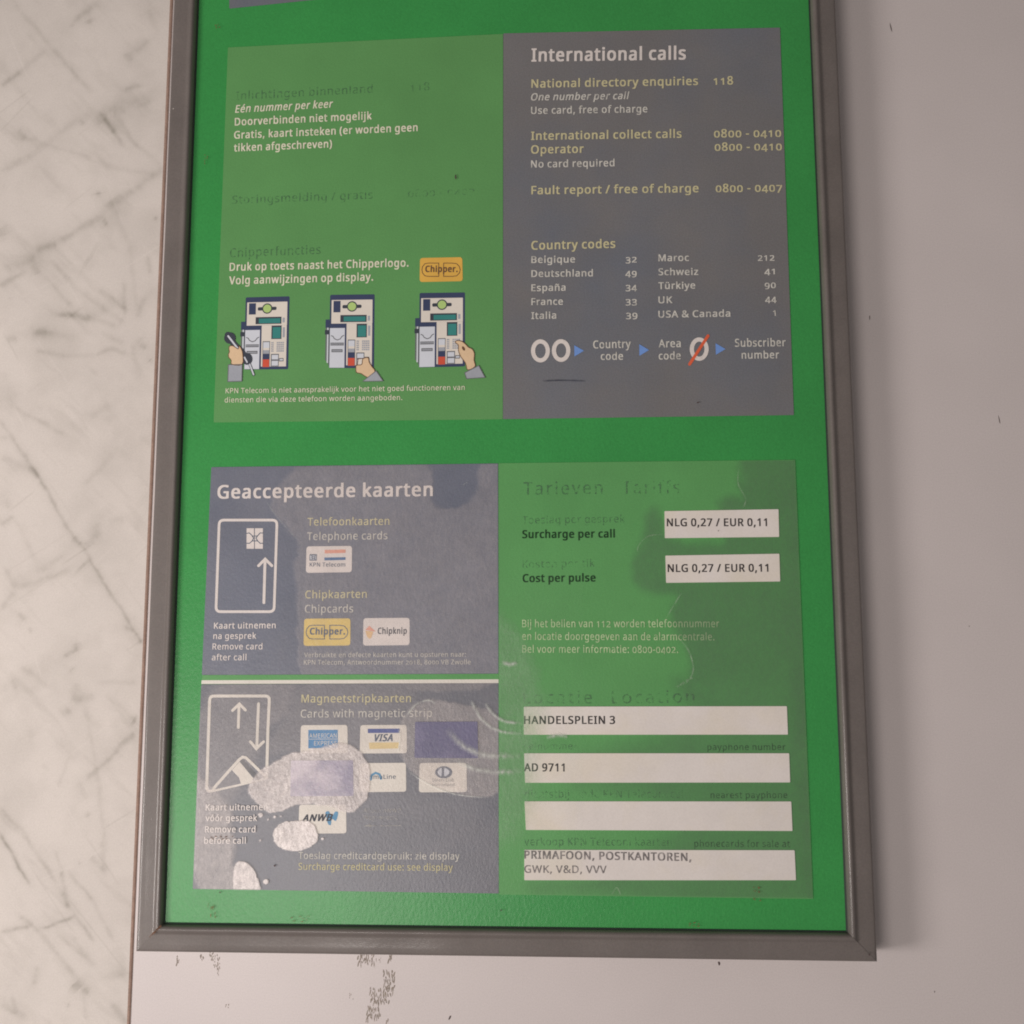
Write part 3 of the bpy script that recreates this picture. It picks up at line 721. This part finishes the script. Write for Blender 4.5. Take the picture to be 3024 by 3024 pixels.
g3 = badge('E', [(702, 536), (975, 533), (974, 691), (698, 695)], m_badge, 'white badge with a red white and blue flag')
shape('flag_stripe', 'X', [(400, 225), (714, 217), (714, 268), (400, 276)], m_salmon, g3, 6)
shape('flag_stripe', 'X', [(396, 338), (713, 332), (713, 374), (396, 382)], m_dblue, g3, 6)
shape('emblem', 'X', [(174, 288), (284, 288), (282, 384), (172, 384)], m_slate, g3, 6)
for a in ([(184, 310), (200, 300), (205, 372), (186, 366)], [(214, 306), (250, 306), (254, 316), (212, 316)], [(214, 362), (250, 362), (246, 370), (216, 370)], [(262, 300), (272, 312), (272, 362), (262, 372)], [(222, 324), (232, 324), (232, 352), (222, 352)], [(238, 324), (246, 324), (246, 352), (238, 352)]):
    shape('emblem_mark', 'X', a, m_lgrey, g3, 7)
text('KPN Telecom', 'X', 174, 474, 708, 473, 60, m_slate, g3, .010)
g4 = badge('E', [(1044, 967), (1321, 965), (1321, 1129), (1041, 1132)], m_badge, 'white badge with a small peach arrow')
shape('emblem', 'X', [(1010, 1425), (1070, 1362), (1168, 1450), (1100, 1440), (1072, 1432)], m_salmon, g4, 6)
shape('emblem', 'X', [(1010, 1440), (1060, 1440), (1130, 1450), (1100, 1540), (1070, 1560), (1040, 1530)], m_peach, g4, 7)
text('Chipknip', 'X', 1196, 1484, 1634, 1482, 90, m_ink, g4, .024)
g5 = badge('F', [(694, 322), (968, 320), (970, 486), (691, 488)], m_badge2, 'white badge with a blue square')
shape('emblem', 'F', [(738, 350), (911, 349), (912, 455), (738, 458)], m_amex, g5, 6)
text('AMERICAN', 'F', 743, 397, 905, 396, 26, m_badge2, g5, -.004, layer=8)
text('EXPRESS', 'F', 772, 441, 906, 440, 26, m_badge2, g5, -.004, layer=8)
stroke('emblem_line', 'F', [(740, 404), (910, 403)], 3, m_badge2, g5, 8, cap=False)
g6 = badge('F', [(1044, 321), (1316, 320), (1318, 487), (1040, 488)], m_badge2, 'white badge with blue and gold bars')
shape('blue_bar', 'F', [(1088, 343), (1275, 342), (1275, 367), (1088, 368)], m_visa, g6, 6)
shape('gold_bar', 'F', [(1095, 424), (1270, 423), (1268, 458), (1097, 462)], m_gold, g6, 6)
text('VISA', 'F', 1128, 416, 1234, 415, 40, m_slate, g6, .030, .30)
g7 = badge('F', [(1038, 545), (1312, 543), (1314, 713), (1035, 716)], m_badge2, 'white badge with a small blue arch and a word ending in line')
stroke('emblem', 'V', [(782, 672), (792, 630), (830, 608), (868, 622), (882, 665)], 22, m_sky, g7, 6)
text('PrimaLine', 'V', 725, 668, 1028, 666, 42, m_slate, g7, .004)
g8 = badge('F', [(1392, 544), (1668, 543), (1672, 715), (1388, 717)], m_badge2, 'white badge with a grey blue oval')
link('emblem', poly_mesh([ell('V', 1500, 602, 84, 60)], zl(6)), m_slate, g8)
shape('emblem_mark', 'V', smooth([(1478, 560), (1478, 640), (1450, 622), (1440, 600), (1452, 578)], 4), m_lgrey, g8, 7)
shape('emblem_mark', 'V', smooth([(1508, 560), (1508, 640), (1545, 622), (1556, 600), (1544, 578)], 4), m_lgrey, g8, 7)
text('Diners Club', 'V', 1390, 694, 1600, 692, 30, m_ghostw if False else m_dgrey, g8, 0.0)
text('International', 'V', 1384, 738, 1606, 736, 26, m_dgrey, g8, 0.0)
g9 = badge('F', [(684, 790), (960, 788), (962, 958), (680, 960)], m_badge2, 'white badge with black slanted capitals at the bottom of the block')
shape('emblem', 'V', smooth([(335, 1000), (370, 985), (400, 1040), (430, 990), (462, 1000), (440, 1080), (400, 1060), (390, 1120), (362, 1110), (350, 1060)], 3), m_sky, g9, 6)
text('ANWB', 'V', 104, 1086, 410, 1078, 66, m_ink, g9, .026, .35, layer=8)
# violet stickers
link('violet_sticker', poly_mesh([rrect(PP('F', [(1366, 302), (1733, 300), (1737, 516), (1362, 514)]), 3, 2)], zl(24), .0001), m_violet, sign, label='deep violet blank sticker beside the bars badge')
link('violet_sticker', poly_mesh([rrect(PP('F', [(636, 530), (1001, 528), (1004, 738), (632, 740)]), 3, 2)], zl(24), .0001), m_violet2, sign, label='washed out violet sticker half in milky film and painted glare')

# ---- telephone pictograms
quads = [[px('T', 395, 130), px('T', 990, 115), px('T', 970, 1105), px('T', 370, 1110)],
         [px('C', 805, 474), px('C', 1087, 470), px('C', 1083, 938), px('C', 797, 938)],
         [px('U', 272, 668), px('U', 888, 660), px('U', 888, 1665), px('U', 262, 1680)]]
def phone(qd, label, cable):
    def f(U_, V_):
        a, b = U_ / 600, V_ / 980
        t = Vector(qd[0]) * (1 - a) + Vector(qd[1]) * a; d = Vector(qd[3]) * (1 - a) + Vector(qd[2]) * a
        return tuple(t * (1 - b) + d * b)
    def r(name, x0, y0, x1, y1, material, lay):
        link(name, poly_mesh([[f(x0, y0), f(x1, y0), f(x1, y1), f(x0, y1)]], zl(lay)), material, ph)
    ph = link('telephone_pictogram', poly_mesh([rrect([f(0, 0), f(600, 0), f(600, 980), f(0, 980)], 4, 3)], zl(2)), m_navy, sign, label=label)
    r('cradle', -55, 330, -2, 440, m_navy, 2)
    r('handset_rest', -62, 470, -4, 530, m_ink, 3)
    r('rod', -52, 440, -36, cable, m_dgrey, 2); r('rod', -32, 440, -14, cable + 30, m_lgrey, 2); r('rod', -14, 440, -2, cable + 60, m_dgrey, 2)
    r('face', 22, 70, 572, 385, m_face, 3); r('face', 228, 386, 570, 942, m_face, 3)
    r('slot_plate', 47, 82, 142, 235, m_navy, 4)
    link('wing', poly_mesh([rrect([f(168, 138), f(425, 135), f(425, 180), f(168, 184)], 4)], zl(4)), m_ink, ph)
    for rad, mm_, ly in ((70, m_ink, 5), (55, m_disc, 6)):
        link('round_mark', poly_mesh([[f(297 + rad * math.cos(t), 158 + rad * math.sin(t)) for t in [2 * math.pi * k / 20 for k in range(20)]]], zl(ly)), mm_, ph)
    r('display', 142, 272, 495, 367, m_ink, 4); r('display', 187, 292, 480, 356, m_teal, 5)
    r('side_mark', 510, 285, 540, 350, m_mgrey, 4); r('side_mark', 515, 415, 545, 550, m_mgrey, 4)
    r('screen', 362, 390, 500, 572, m_ink, 4); r('screen', 378, 412, 488, 562, m_teal, 5)
    r('coin_box', 5, 445, 205, 975, m_lgrey, 4)
    ph_arc = [f(*p) for p in [(20, 545), (48, 556), (64, 585), (105, 605), (145, 590), (168, 556), (195, 542)]]
    link('arc_line', poly_mesh(ribbon(ph_arc, 2.6, cap=False), zl(5)), m_dgrey, ph)
    r('slot', 14, 640, 194, 678, m_dgrey, 5); r('slot', 14, 652, 194, 664, m_mgrey, 6)
    r('slot', 30, 728, 178, 768, m_dgrey, 5); r('slot', 40, 742, 168, 756, m_mgrey, 6)
    r('card_slot', 246, 600, 346, 950, m_dgrey, 4)
    r('card_slot', 254, 612, 338, 690, m_lgrey, 5); r('card_slot', 254, 690, 338, 720, m_face, 5); r('card_slot', 254, 720, 338, 768, m_mgrey, 5)
    r('card_slot', 252, 772, 340, 845, m_navy, 5); r('red_key', 252, 845, 340, 948, m_red, 5)
    keys = []
    for i in range(5):
        for x0 in (362, 380): keys.append([f(x0, 612 + i * 28), f(x0 + 14, 612 + i * 28), f(x0 + 14, 632 + i * 28), f(x0, 632 + i * 28)])
        for x0 in (436, 462, 488, 514): keys.append([f(x0, 612 + i * 28), f(x0 + 20, 612 + i * 28), f(x0 + 20, 632 + i * 28), f(x0, 632 + i * 28)])
    link('keypad', poly_mesh(keys, zl(5)), m_mgrey, ph)
    r('coin_return', 362, 772, 470, 940, m_dgrey, 4); r('coin_return', 374, 786, 460, 846, m_lgrey, 5); r('coin_return', 374, 866, 460, 930, m_lgrey, 5)
    r('lever', 472, 830, 534, 874, m_dgrey, 5); r('lever', 482, 842, 526, 862, m_lgrey, 6)
    return ph
ph1 = phone(quads[0], 'first telephone drawing with a hand lifting the handset', 760)
ph2 = phone(quads[1], 'middle telephone drawing with a hand inserting a card', 880)
ph3 = phone(quads[2], 'right telephone drawing with a hand pressing a key', 880)
def outlined(name, s, pts, m_fill, m_line, parent, lay, w=2.2):
    pts = PP(s, pts)
    link(name, poly_mesh([pts], zl(lay)), m_fill, parent)
    link(name + '_outline', poly_mesh(ribbon(pts, w, True), zl(lay + 1)), m_line, parent)
link('receiver', poly_mesh([ell('T', 178, 682, 78, 78)], zl(10)), m_ink, ph1)
stroke('receiver', 'T', [(150, 640), (235, 770), (330, 860), (405, 960)], 84, m_ink, ph1, 9)
link('receiver', poly_mesh([ell('T', 412, 966, 72, 80)], zl(10)), m_ink, ph1)
stroke('receiver_grip', 'T', [(155, 655), (290, 830)], 24, m_lgrey, ph1, 12)
stroke('receiver_grip', 'T', [(378, 945), (412, 1010)], 20, m_lgrey, ph1, 12)
stroke('cord', 'T', [(448, 1040), (500, 1180)], 34, m_ink, ph1, 11); stroke('cord', 'T', [(448, 1040), (500, 1178)], 20, m_lgrey, ph1, 12)
outlined('hand', 'T', smooth([(175, 792), (225, 790), (290, 830), (305, 790), (335, 835), (352, 900), (345, 1040), (205, 1040), (196, 985), (165, 945), (158, 905), (172, 868), (166, 830)], 3), m_skin, m_brown, ph1, 13)
outlined('sleeve', 'T', [(158, 1045), (345, 1040), (340, 1268), (150, 1274)], m_mgrey, m_dgrey, ph1, 13)
outlined('card', 'C', [(982, 880), (1020, 876), (1014, 925), (976, 925)], m_face, m_brown, ph2, 11)
outlined('hand', 'C', smooth([(972, 920), (1005, 915), (1012, 880), (1045, 872), (1052, 900), (1070, 930), (1088, 958), (1058, 1000), (1020, 985), (1000, 972), (972, 965), (968, 940)], 3), m_skin, m_brown, ph2, 13)
outlined('sleeve', 'C', [(1096, 956), (1140, 1020), (1012, 1022), (1055, 988)], m_mgrey, m_dgrey, ph2, 15)
outlined('hand', 'U', smooth([(755, 1330), (790, 1314), (850, 1328), (900, 1368), (935, 1405), (985, 1430), (1015, 1490), (1010, 1580), (1025, 1665), (925, 1712), (895, 1620), (830, 1530), (800, 1450), (800, 1380), (770, 1350)], 3), m_skin, m_brown, ph3, 13)
link('hand_gap', poly_mesh([ell('U', 868, 1422, 18, 32, 16, -.5)], zl(15)), m_brown, ph3)
outlined('sleeve', 'U', [(885, 1752), (1075, 1655), (1160, 1815), (910, 1832)], m_mgrey, m_dgrey, ph3, 16)

# ---- clear cover film: lifted or damp patches, lamp reflections painted in as milky tone
def sdist(QX, QY, poly):
    """signed distance (positive inside) to a closed outline"""
    d = np.full(QX.shape, 1e9); ins = np.zeros(QX.shape, bool); nn = len(poly)
    for i in range(nn):
        (ax, ay), (bx, by) = poly[i - 1], poly[i]
        ex, ey = bx - ax, by - ay; L2 = ex * ex + ey * ey + 1e-9
        t = np.clip(((QX - ax) * ex + (QY - ay) * ey) / L2, 0, 1)
        d = np.minimum(d, np.hypot(QX - ax - t * ex, QY - ay - t * ey))
        c_ = ((ay > QY) != (by > QY)) & (QX < ex * (QY - ay) / (ey if abs(ey) > 1e-9 else 1e-9) + ax)
        ins ^= c_
    return np.where(ins, d, -d)
def chaikin(p, k=2):
    for _ in range(k):
        p = [q_ for i in range(len(p)) for q_ in (tuple(Vector(p[i]).lerp(Vector(p[(i + 1) % len(p)]), .25)), tuple(Vector(p[i]).lerp(Vector(p[(i + 1) % len(p)]), .75)))]
    return p
def film_sheet(x0, y0, x1, y1, step, masks, patches, base, material, layer, label, seed):
    xs = np.arange(x0, x1 + step, step); ysv = np.arange(y0, y1 + step, step)
    GX, GY = np.meshgrid(xs, ysv); gx, gy = GX.ravel(), GY.ravel()
    cov = base * np.clip(fbm(gx, gy, 150, seed) * 2 - .35, 0, 1.4)
    m = np.full(gx.shape, -1e9)
    for mp in masks: m = np.maximum(m, sdist(gx, gy, mp))
    for pts, alpha, soft, rag, rim in patches:
        wx = gx + (fbm(gx, gy, 26 + rag * 2, seed + 5) - .5) * 3 * rag + (fbm(gx, gy, 9, seed + 6) - .5) * rag
        wy = gy + (fbm(gx, gy, 26 + rag * 2, seed + 8) - .5) * 3 * rag + (fbm(gx, gy, 9, seed + 9) - .5) * rag
        sd = sdist(wx, wy, chaikin(pts))
        t = np.clip(sd / soft + .5, 0, 1); t = t * t * (3 - 2 * t)
        tex = .82 + .36 * fbm(gx, gy, 70, seed + 12)
        cov = np.maximum(cov * (1 - .6 * t), alpha * t * tex + cov * (1 - t) * .999) + rim * np.exp(-((sd - 1) / 4.0) ** 2) * np.clip(fbm(gx, gy, 40, seed + 15) * 3 - 1, 0, 1)
    cov *= np.clip(m / 3 + .5, 0, 1)
    R_ = np.array(ROT.to_3x3()); d = np.stack([(gx - 1512) / 3024 / F, -(gy - 1512) / 3024 / F, -np.ones(gx.shape)], 1) @ R_.T
    zz = zl(layer) + cov * 0.00002; t = (zz - CAM.z) / d[:, 2]; co = np.array(CAM) + d * t[:, None]
    ny, nx = GX.shape; idx = np.arange(nx * ny).reshape(ny, nx)
    fa = np.stack([idx[1:, :-1], idx[1:, 1:], idx[:-1, 1:], idx[:-1, :-1]], -1).reshape(-1, 4)
    fa = fa[(cov[fa] > .004).any(1)]
    used = np.unique(fa); remap = np.full(len(gx), -1); remap[used] = np.arange(len(used)); fa = remap[fa]
    me = bpy.data.meshes.new('m'); me.vertices.add(len(used)); me.vertices.foreach_set('co', co[used].ravel())
    me.loops.add(len(fa) * 4); me.loops.foreach_set('vertex_index', fa.ravel())
    me.polygons.add(len(fa)); me.polygons.foreach_set('loop_start', np.arange(len(fa)) * 4); me.update(calc_edges=True)
    at = me.attributes.new('cover', 'FLOAT', 'POINT'); at.data.foreach_set('value', np.clip(cov, 0, 1)[used].astype(np.float32))
    return link('cover_film', me, material, sign, label=label, shade=True)
OUT_E = PP('E', [(130, 62), (1850, 40), (1853, 1298), (76, 1306)]); OUT_F = PP('F', [(107, 84), (1855, 76), (1856, 1310), (60, 1283)])
OUT_G = [px('G', 46, 38), px('G', 1733, 18), px('H', 1836, 1262), px('H', 47, 1238)]
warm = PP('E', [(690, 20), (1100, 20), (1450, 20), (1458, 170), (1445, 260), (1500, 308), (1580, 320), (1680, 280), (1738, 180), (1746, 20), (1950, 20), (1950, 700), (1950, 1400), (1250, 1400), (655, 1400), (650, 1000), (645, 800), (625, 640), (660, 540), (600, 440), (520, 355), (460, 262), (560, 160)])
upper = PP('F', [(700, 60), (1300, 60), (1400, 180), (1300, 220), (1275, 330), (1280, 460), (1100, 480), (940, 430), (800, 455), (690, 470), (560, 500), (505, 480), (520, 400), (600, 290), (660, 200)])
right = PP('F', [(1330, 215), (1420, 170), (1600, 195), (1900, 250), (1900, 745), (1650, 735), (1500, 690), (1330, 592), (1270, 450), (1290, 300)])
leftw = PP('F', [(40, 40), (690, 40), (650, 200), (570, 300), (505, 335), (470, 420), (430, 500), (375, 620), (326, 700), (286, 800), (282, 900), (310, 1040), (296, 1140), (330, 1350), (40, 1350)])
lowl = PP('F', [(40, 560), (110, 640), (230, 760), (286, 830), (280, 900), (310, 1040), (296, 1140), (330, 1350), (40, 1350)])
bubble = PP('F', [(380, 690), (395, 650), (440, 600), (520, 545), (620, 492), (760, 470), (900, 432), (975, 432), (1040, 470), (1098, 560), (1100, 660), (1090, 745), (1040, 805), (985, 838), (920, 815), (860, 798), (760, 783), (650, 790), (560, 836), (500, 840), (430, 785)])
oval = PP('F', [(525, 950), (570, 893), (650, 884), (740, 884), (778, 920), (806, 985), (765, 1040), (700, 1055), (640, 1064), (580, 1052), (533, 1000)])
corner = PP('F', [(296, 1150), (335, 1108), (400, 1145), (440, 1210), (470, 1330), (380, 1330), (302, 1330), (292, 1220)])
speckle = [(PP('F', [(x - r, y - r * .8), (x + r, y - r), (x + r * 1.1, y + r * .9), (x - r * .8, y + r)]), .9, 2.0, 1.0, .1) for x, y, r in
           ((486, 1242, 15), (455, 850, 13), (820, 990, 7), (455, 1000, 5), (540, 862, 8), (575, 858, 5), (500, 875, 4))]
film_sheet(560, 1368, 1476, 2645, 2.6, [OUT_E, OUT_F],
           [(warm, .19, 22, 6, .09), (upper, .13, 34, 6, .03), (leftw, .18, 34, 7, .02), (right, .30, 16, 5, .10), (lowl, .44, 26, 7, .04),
            (bubble, .72, 6, 4.5, .12), (oval, .97, 3, 3.0, 0), (corner, .90, 4, 3.5, .05)] + speckle, .05,  # silvery patches: lamp reflection on lifted film, painted as milky cover
           mat('milky_glare_film', alb(226, 209, 202, .74), .30, .6, .16, .10, 120, worn=('attr', .72, 1.12), coat=.3, coat_rough=.2, **FILM), 22,
           'clear cover film over the card blocks, lifted in patches with lamp reflections painted milky', 100)
damp1 = [px('G', *p) for p in [(1418, -40), (1850, -40), (1850, 500), (1865, 900), (1900, 1400), (1450, 1400), (1090, 1400), (1152, 1200), (1100, 1050), (1010, 900), (1080, 770), (900, 790), (810, 700), (800, 600), (860, 470), (880, 320), (960, 280), (1010, 470), (1090, 500), (1330, 500), (1330, 440), (1300, 300), (1300, 240), (1370, 220), (1445, 250), (1410, 130)]]
damp2 = [px('H', *p) for p in [(1060, -10), (1900, -10), (1920, 1340), (1200, 1340), (700, 1235), (300, 1225), (195, 1190), (600, 1160), (1100, 900), (1000, 700), (700, 640), (400, 600), (500, 420), (900, 380), (1160, 250), (1060, 60)]]
edge_ = [px('G', 1660, -20), px('G', 1800, -20), px('H', 1900, 1330), px('H', 1760, 1330)]
film_sheet(1470, 1352, 2405, 2660, 3.2, [OUT_G], [(damp1, .32, 40, 7, .0), (damp2, .27, 90, 9, .0), (edge_, .38, 60, 4, 0)], .04,
           mat('damp_cover_film', alb(92, 108, 88, .58), .4, .4, .08, .08, 30, worn=('attr', .8, 1.1), bump=0.00004, bscale=900), 13,
           'clear cover film over the tariff block, dulled by damp patches', 200)
pale = [px('G', *p) for p in [(20, 880), (120, 960), (200, 1080), (260, 1250), (230, 1400), (20, 1400)]]
pale2 = [px('H', *p) for p in [(20, -20), (230, 20), (300, 200), (260, 420), (230, 800), (60, 960), (20, 900)]]
film_sheet(1470, 1700, 1720, 2560, 3.2, [OUT_G], [(pale, .30, 60, 10, 0), (pale2, .30, 90, 10, 0)], .02,
           mat('pale_cover_film', alb(150, 176, 140, .66), .36, .5, .14, .1, 60, worn=('attr', .6, 1.2), coat=.2, coat_rough=.3, **FILM), 19,
           'clear cover film beside the card blocks, slightly pale', 300)
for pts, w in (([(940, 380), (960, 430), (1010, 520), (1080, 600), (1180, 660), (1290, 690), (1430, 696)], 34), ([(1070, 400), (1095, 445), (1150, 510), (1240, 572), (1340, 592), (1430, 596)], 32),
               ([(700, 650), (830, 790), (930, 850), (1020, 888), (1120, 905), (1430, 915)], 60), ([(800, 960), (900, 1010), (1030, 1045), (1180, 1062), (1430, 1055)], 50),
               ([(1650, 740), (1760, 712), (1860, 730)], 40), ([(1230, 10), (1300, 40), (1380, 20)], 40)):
    soft_strip('glare_crease', 'Y', pts, w * 1.45, m_glare, sign, 26)  # curved lamp reflections put in as pale raised strips
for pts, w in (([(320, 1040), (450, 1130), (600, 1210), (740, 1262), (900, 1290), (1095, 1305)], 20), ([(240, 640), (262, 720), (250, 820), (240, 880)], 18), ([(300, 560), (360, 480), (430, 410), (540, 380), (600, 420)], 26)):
    soft_strip('glare_crease', 'Y', pts, w, m_glare, sign, 26, .00005)  # finer reflection arcs, also pale by colour
for s, pts, w in (('E', [(455, 258), (520, 352), (600, 445), (655, 500)], 6), ('G', [(1415, 60), (1410, 150), (1452, 235), (1440, 290)], 10),
                  ('G', [(835, 545), (845, 500), (900, 450), (985, 440)], 8), ('G', [(1090, 770), (1040, 850), (1000, 920)], 12), ('G', [(1080, 1040), (1130, 1110), (1155, 1210), (1120, 1280), (1050, 1312)], 14),
                  ('H', [(1060, 60), (1110, 20), (1160, 0)], 14), ('E', [(1640, 170), (1662, 152), (1668, 160)], 8), ('H', [(690, 1240), (718, 1200), (742, 1245)], 12)):
    soft_strip('film_edge', s, pts, w, m_hair, sign, 27, .00003)

# ---- small marks
def slivers(name, items, material, parent, z, kind='stuff', **kw):
    polys = []
    for (x, y, w, h, a) in items:
        c_, s_ = math.cos(a), math.sin(a); pl = []
        for t in range(7):
            th = 2 * math.pi * t / 7; rr = random.uniform(.65, 1.15)
            dx, dy = w * math.cos(th) * rr, h * math.sin(th) * rr
            pl.append((x + dx * c_ - dy * s_, y + dx * s_ + dy * c_))
        polys.append(pl)
    return link(name, poly_mesh(polys, z), material, parent, kind=kind, **kw)
def cluster(s, x0, y0, x1, y1, nn, w=2.9, h=13, skew=0, keep=None):
    out = []; nn = int(nn * 2.2)
    while len(out) < nn:
        a, b = random.random(), random.random()
        if keep and not keep(a, b): continue
        if not keep and random.random() < .5 * abs(a - .5) + .5 * abs(b - .5): continue
        x, y = px(s, x0 + (x1 - x0) * a + skew * b, y0 + (y1 - y0) * b)
        out.append((x, y, random.uniform(.5, 1) * w, random.uniform(.35, 1) * h, random.uniform(-.25, .35)))
    return out
it = cluster('Q', 485, 208, 550, 335, 26, 2.2, 8, 0, lambda a, b: a > b * .9) + cluster('Q', 1300, 218, 1392, 275, 34) + cluster('Q', 1440, 310, 1500, 440, 40) + \
     cluster('Q', 1368, 400, 1470, 490, 46) + cluster('Q', 1345, 508, 1425, 572, 26) + cluster('Q', 1465, 222, 1492, 255, 7) + cluster('Q', 445, 225, 462, 250, 4) + \
     cluster('Q', 312, 235, 328, 272, 5) + cluster('Q', 575, 488, 598, 508, 5, 3, 4) + cluster('Q', 1255, 430, 1275, 465, 3, 2, 4) + cluster('Q', 1400, 225, 1425, 265, 3, 1.5, 8) + cluster('Q', 1450, 570, 1470, 590, 3)
# the faces share one height, so thin them out where they would overlap
kept = []
for t in it:
    if all(abs(t[0] - o_[0]) > (t[2] + o_[2]) * .8 or abs(t[1] - o_[1]) > (t[3] + o_[3]) * .55 for o_ in kept): kept.append(t)
slivers('grime_flecks', kept, m_speck, white_board, 0.00006)
tk = []
for s, x, y, w, h, a in (('Q', 1800, 562, 2.6, 9, .4), ('J', 192, 1585, 3.2, 7, -.1), ('L', 1172, 155, 1.8, 17, -.2), ('R', 1048, 545, 1.4, 14, -.2), ('R', 432, 62, 1.2, 8, 0), ('J', 1422, 1748, 1.4, 3, 0), ('R', 905, 1528, 1.6, 1.8, 0)):
    x, y = px(s, x, y); tk.append((x, y, w, h, a))
slivers('dark_ticks', tk, m_tick, white_board, 0.00010)
tk = []
for s, x, y, w, h, a in (('A', 1440, 1010, 2.6, 9, -.1), ('I', 966, 860, 3.2, 2.4, 0), ('D', 1180, 1040, 4, 2.5, 0), ('H', 58, 1330, 2, 3, 0), ('G', 1297, 420, 1, 3, 0), ('F', 540, 1148, 3, 3, 0)):
    x, y = px(s, x, y); tk.append((x, y, w, h, a))
slivers('dark_ticks', tk, m_tick, sheet, zl(30))
slivers('paint_chips', [(*px('I', 355, 145), 1.6, 1.8, 0), (*px('I', 405, 265), 1.2, 1.8, 0), (*px('K', 988, 620), 1.6, 1.8, 0), (*px('K', 968, 640), 1.2, 1.4, 0), (*px('J', 915, 705), 1.0, 1.0, 0), (*px('N', 737, 818), 1.4, 1.6, 0), (*px('N', 768, 895), 1.0, 1.6, 0)], m_paper, sign, ZT - .0015)
x, y = px('J', 1050, 1536); slivers('dark_ticks', [(x, y, 3.2, 5, 0)], m_tick, sign, ZT + .0001)
rs = cluster('A', 70, 140, 95, 165, 3, 4, 5) + cluster('A', 5, 880, 30, 935, 4, 3, 7) + cluster('J', 10, 1350, 90, 1380, 8, 6, 3) + cluster('I', 860, 940, 930, 1060, 8, 3, 12) + \
     cluster('F', 170, 965, 290, 1000, 14, 6, 3) + cluster('J', 380, 1140, 430, 1230, 7, 5, 5) + cluster('I', 1540, 1040, 1700, 1100, 6, 7, 3)
kept = []
for t in rs:
    if all(abs(t[0] - o_[0]) > (t[2] + o_[2]) or abs(t[1] - o_[1]) > (t[3] + o_[3]) for o_ in kept): kept.append(t)
slivers('brown_stains', kept, m_rust, sheet, zl(31))
rs = [(*px('I', 398 + k * 11, 1215 - k * 11), 3.6, 5.5, .8) for k in range(8)] + [(*px('I', 742, 1130), 1.5, 5, 0), (*px('I', 714, 1140), 4, 1.4, 0)]
slivers('corner_rust', rs[:8], m_rust, sign, ZT + .00015)
bpy.data.objects.remove(cuo)
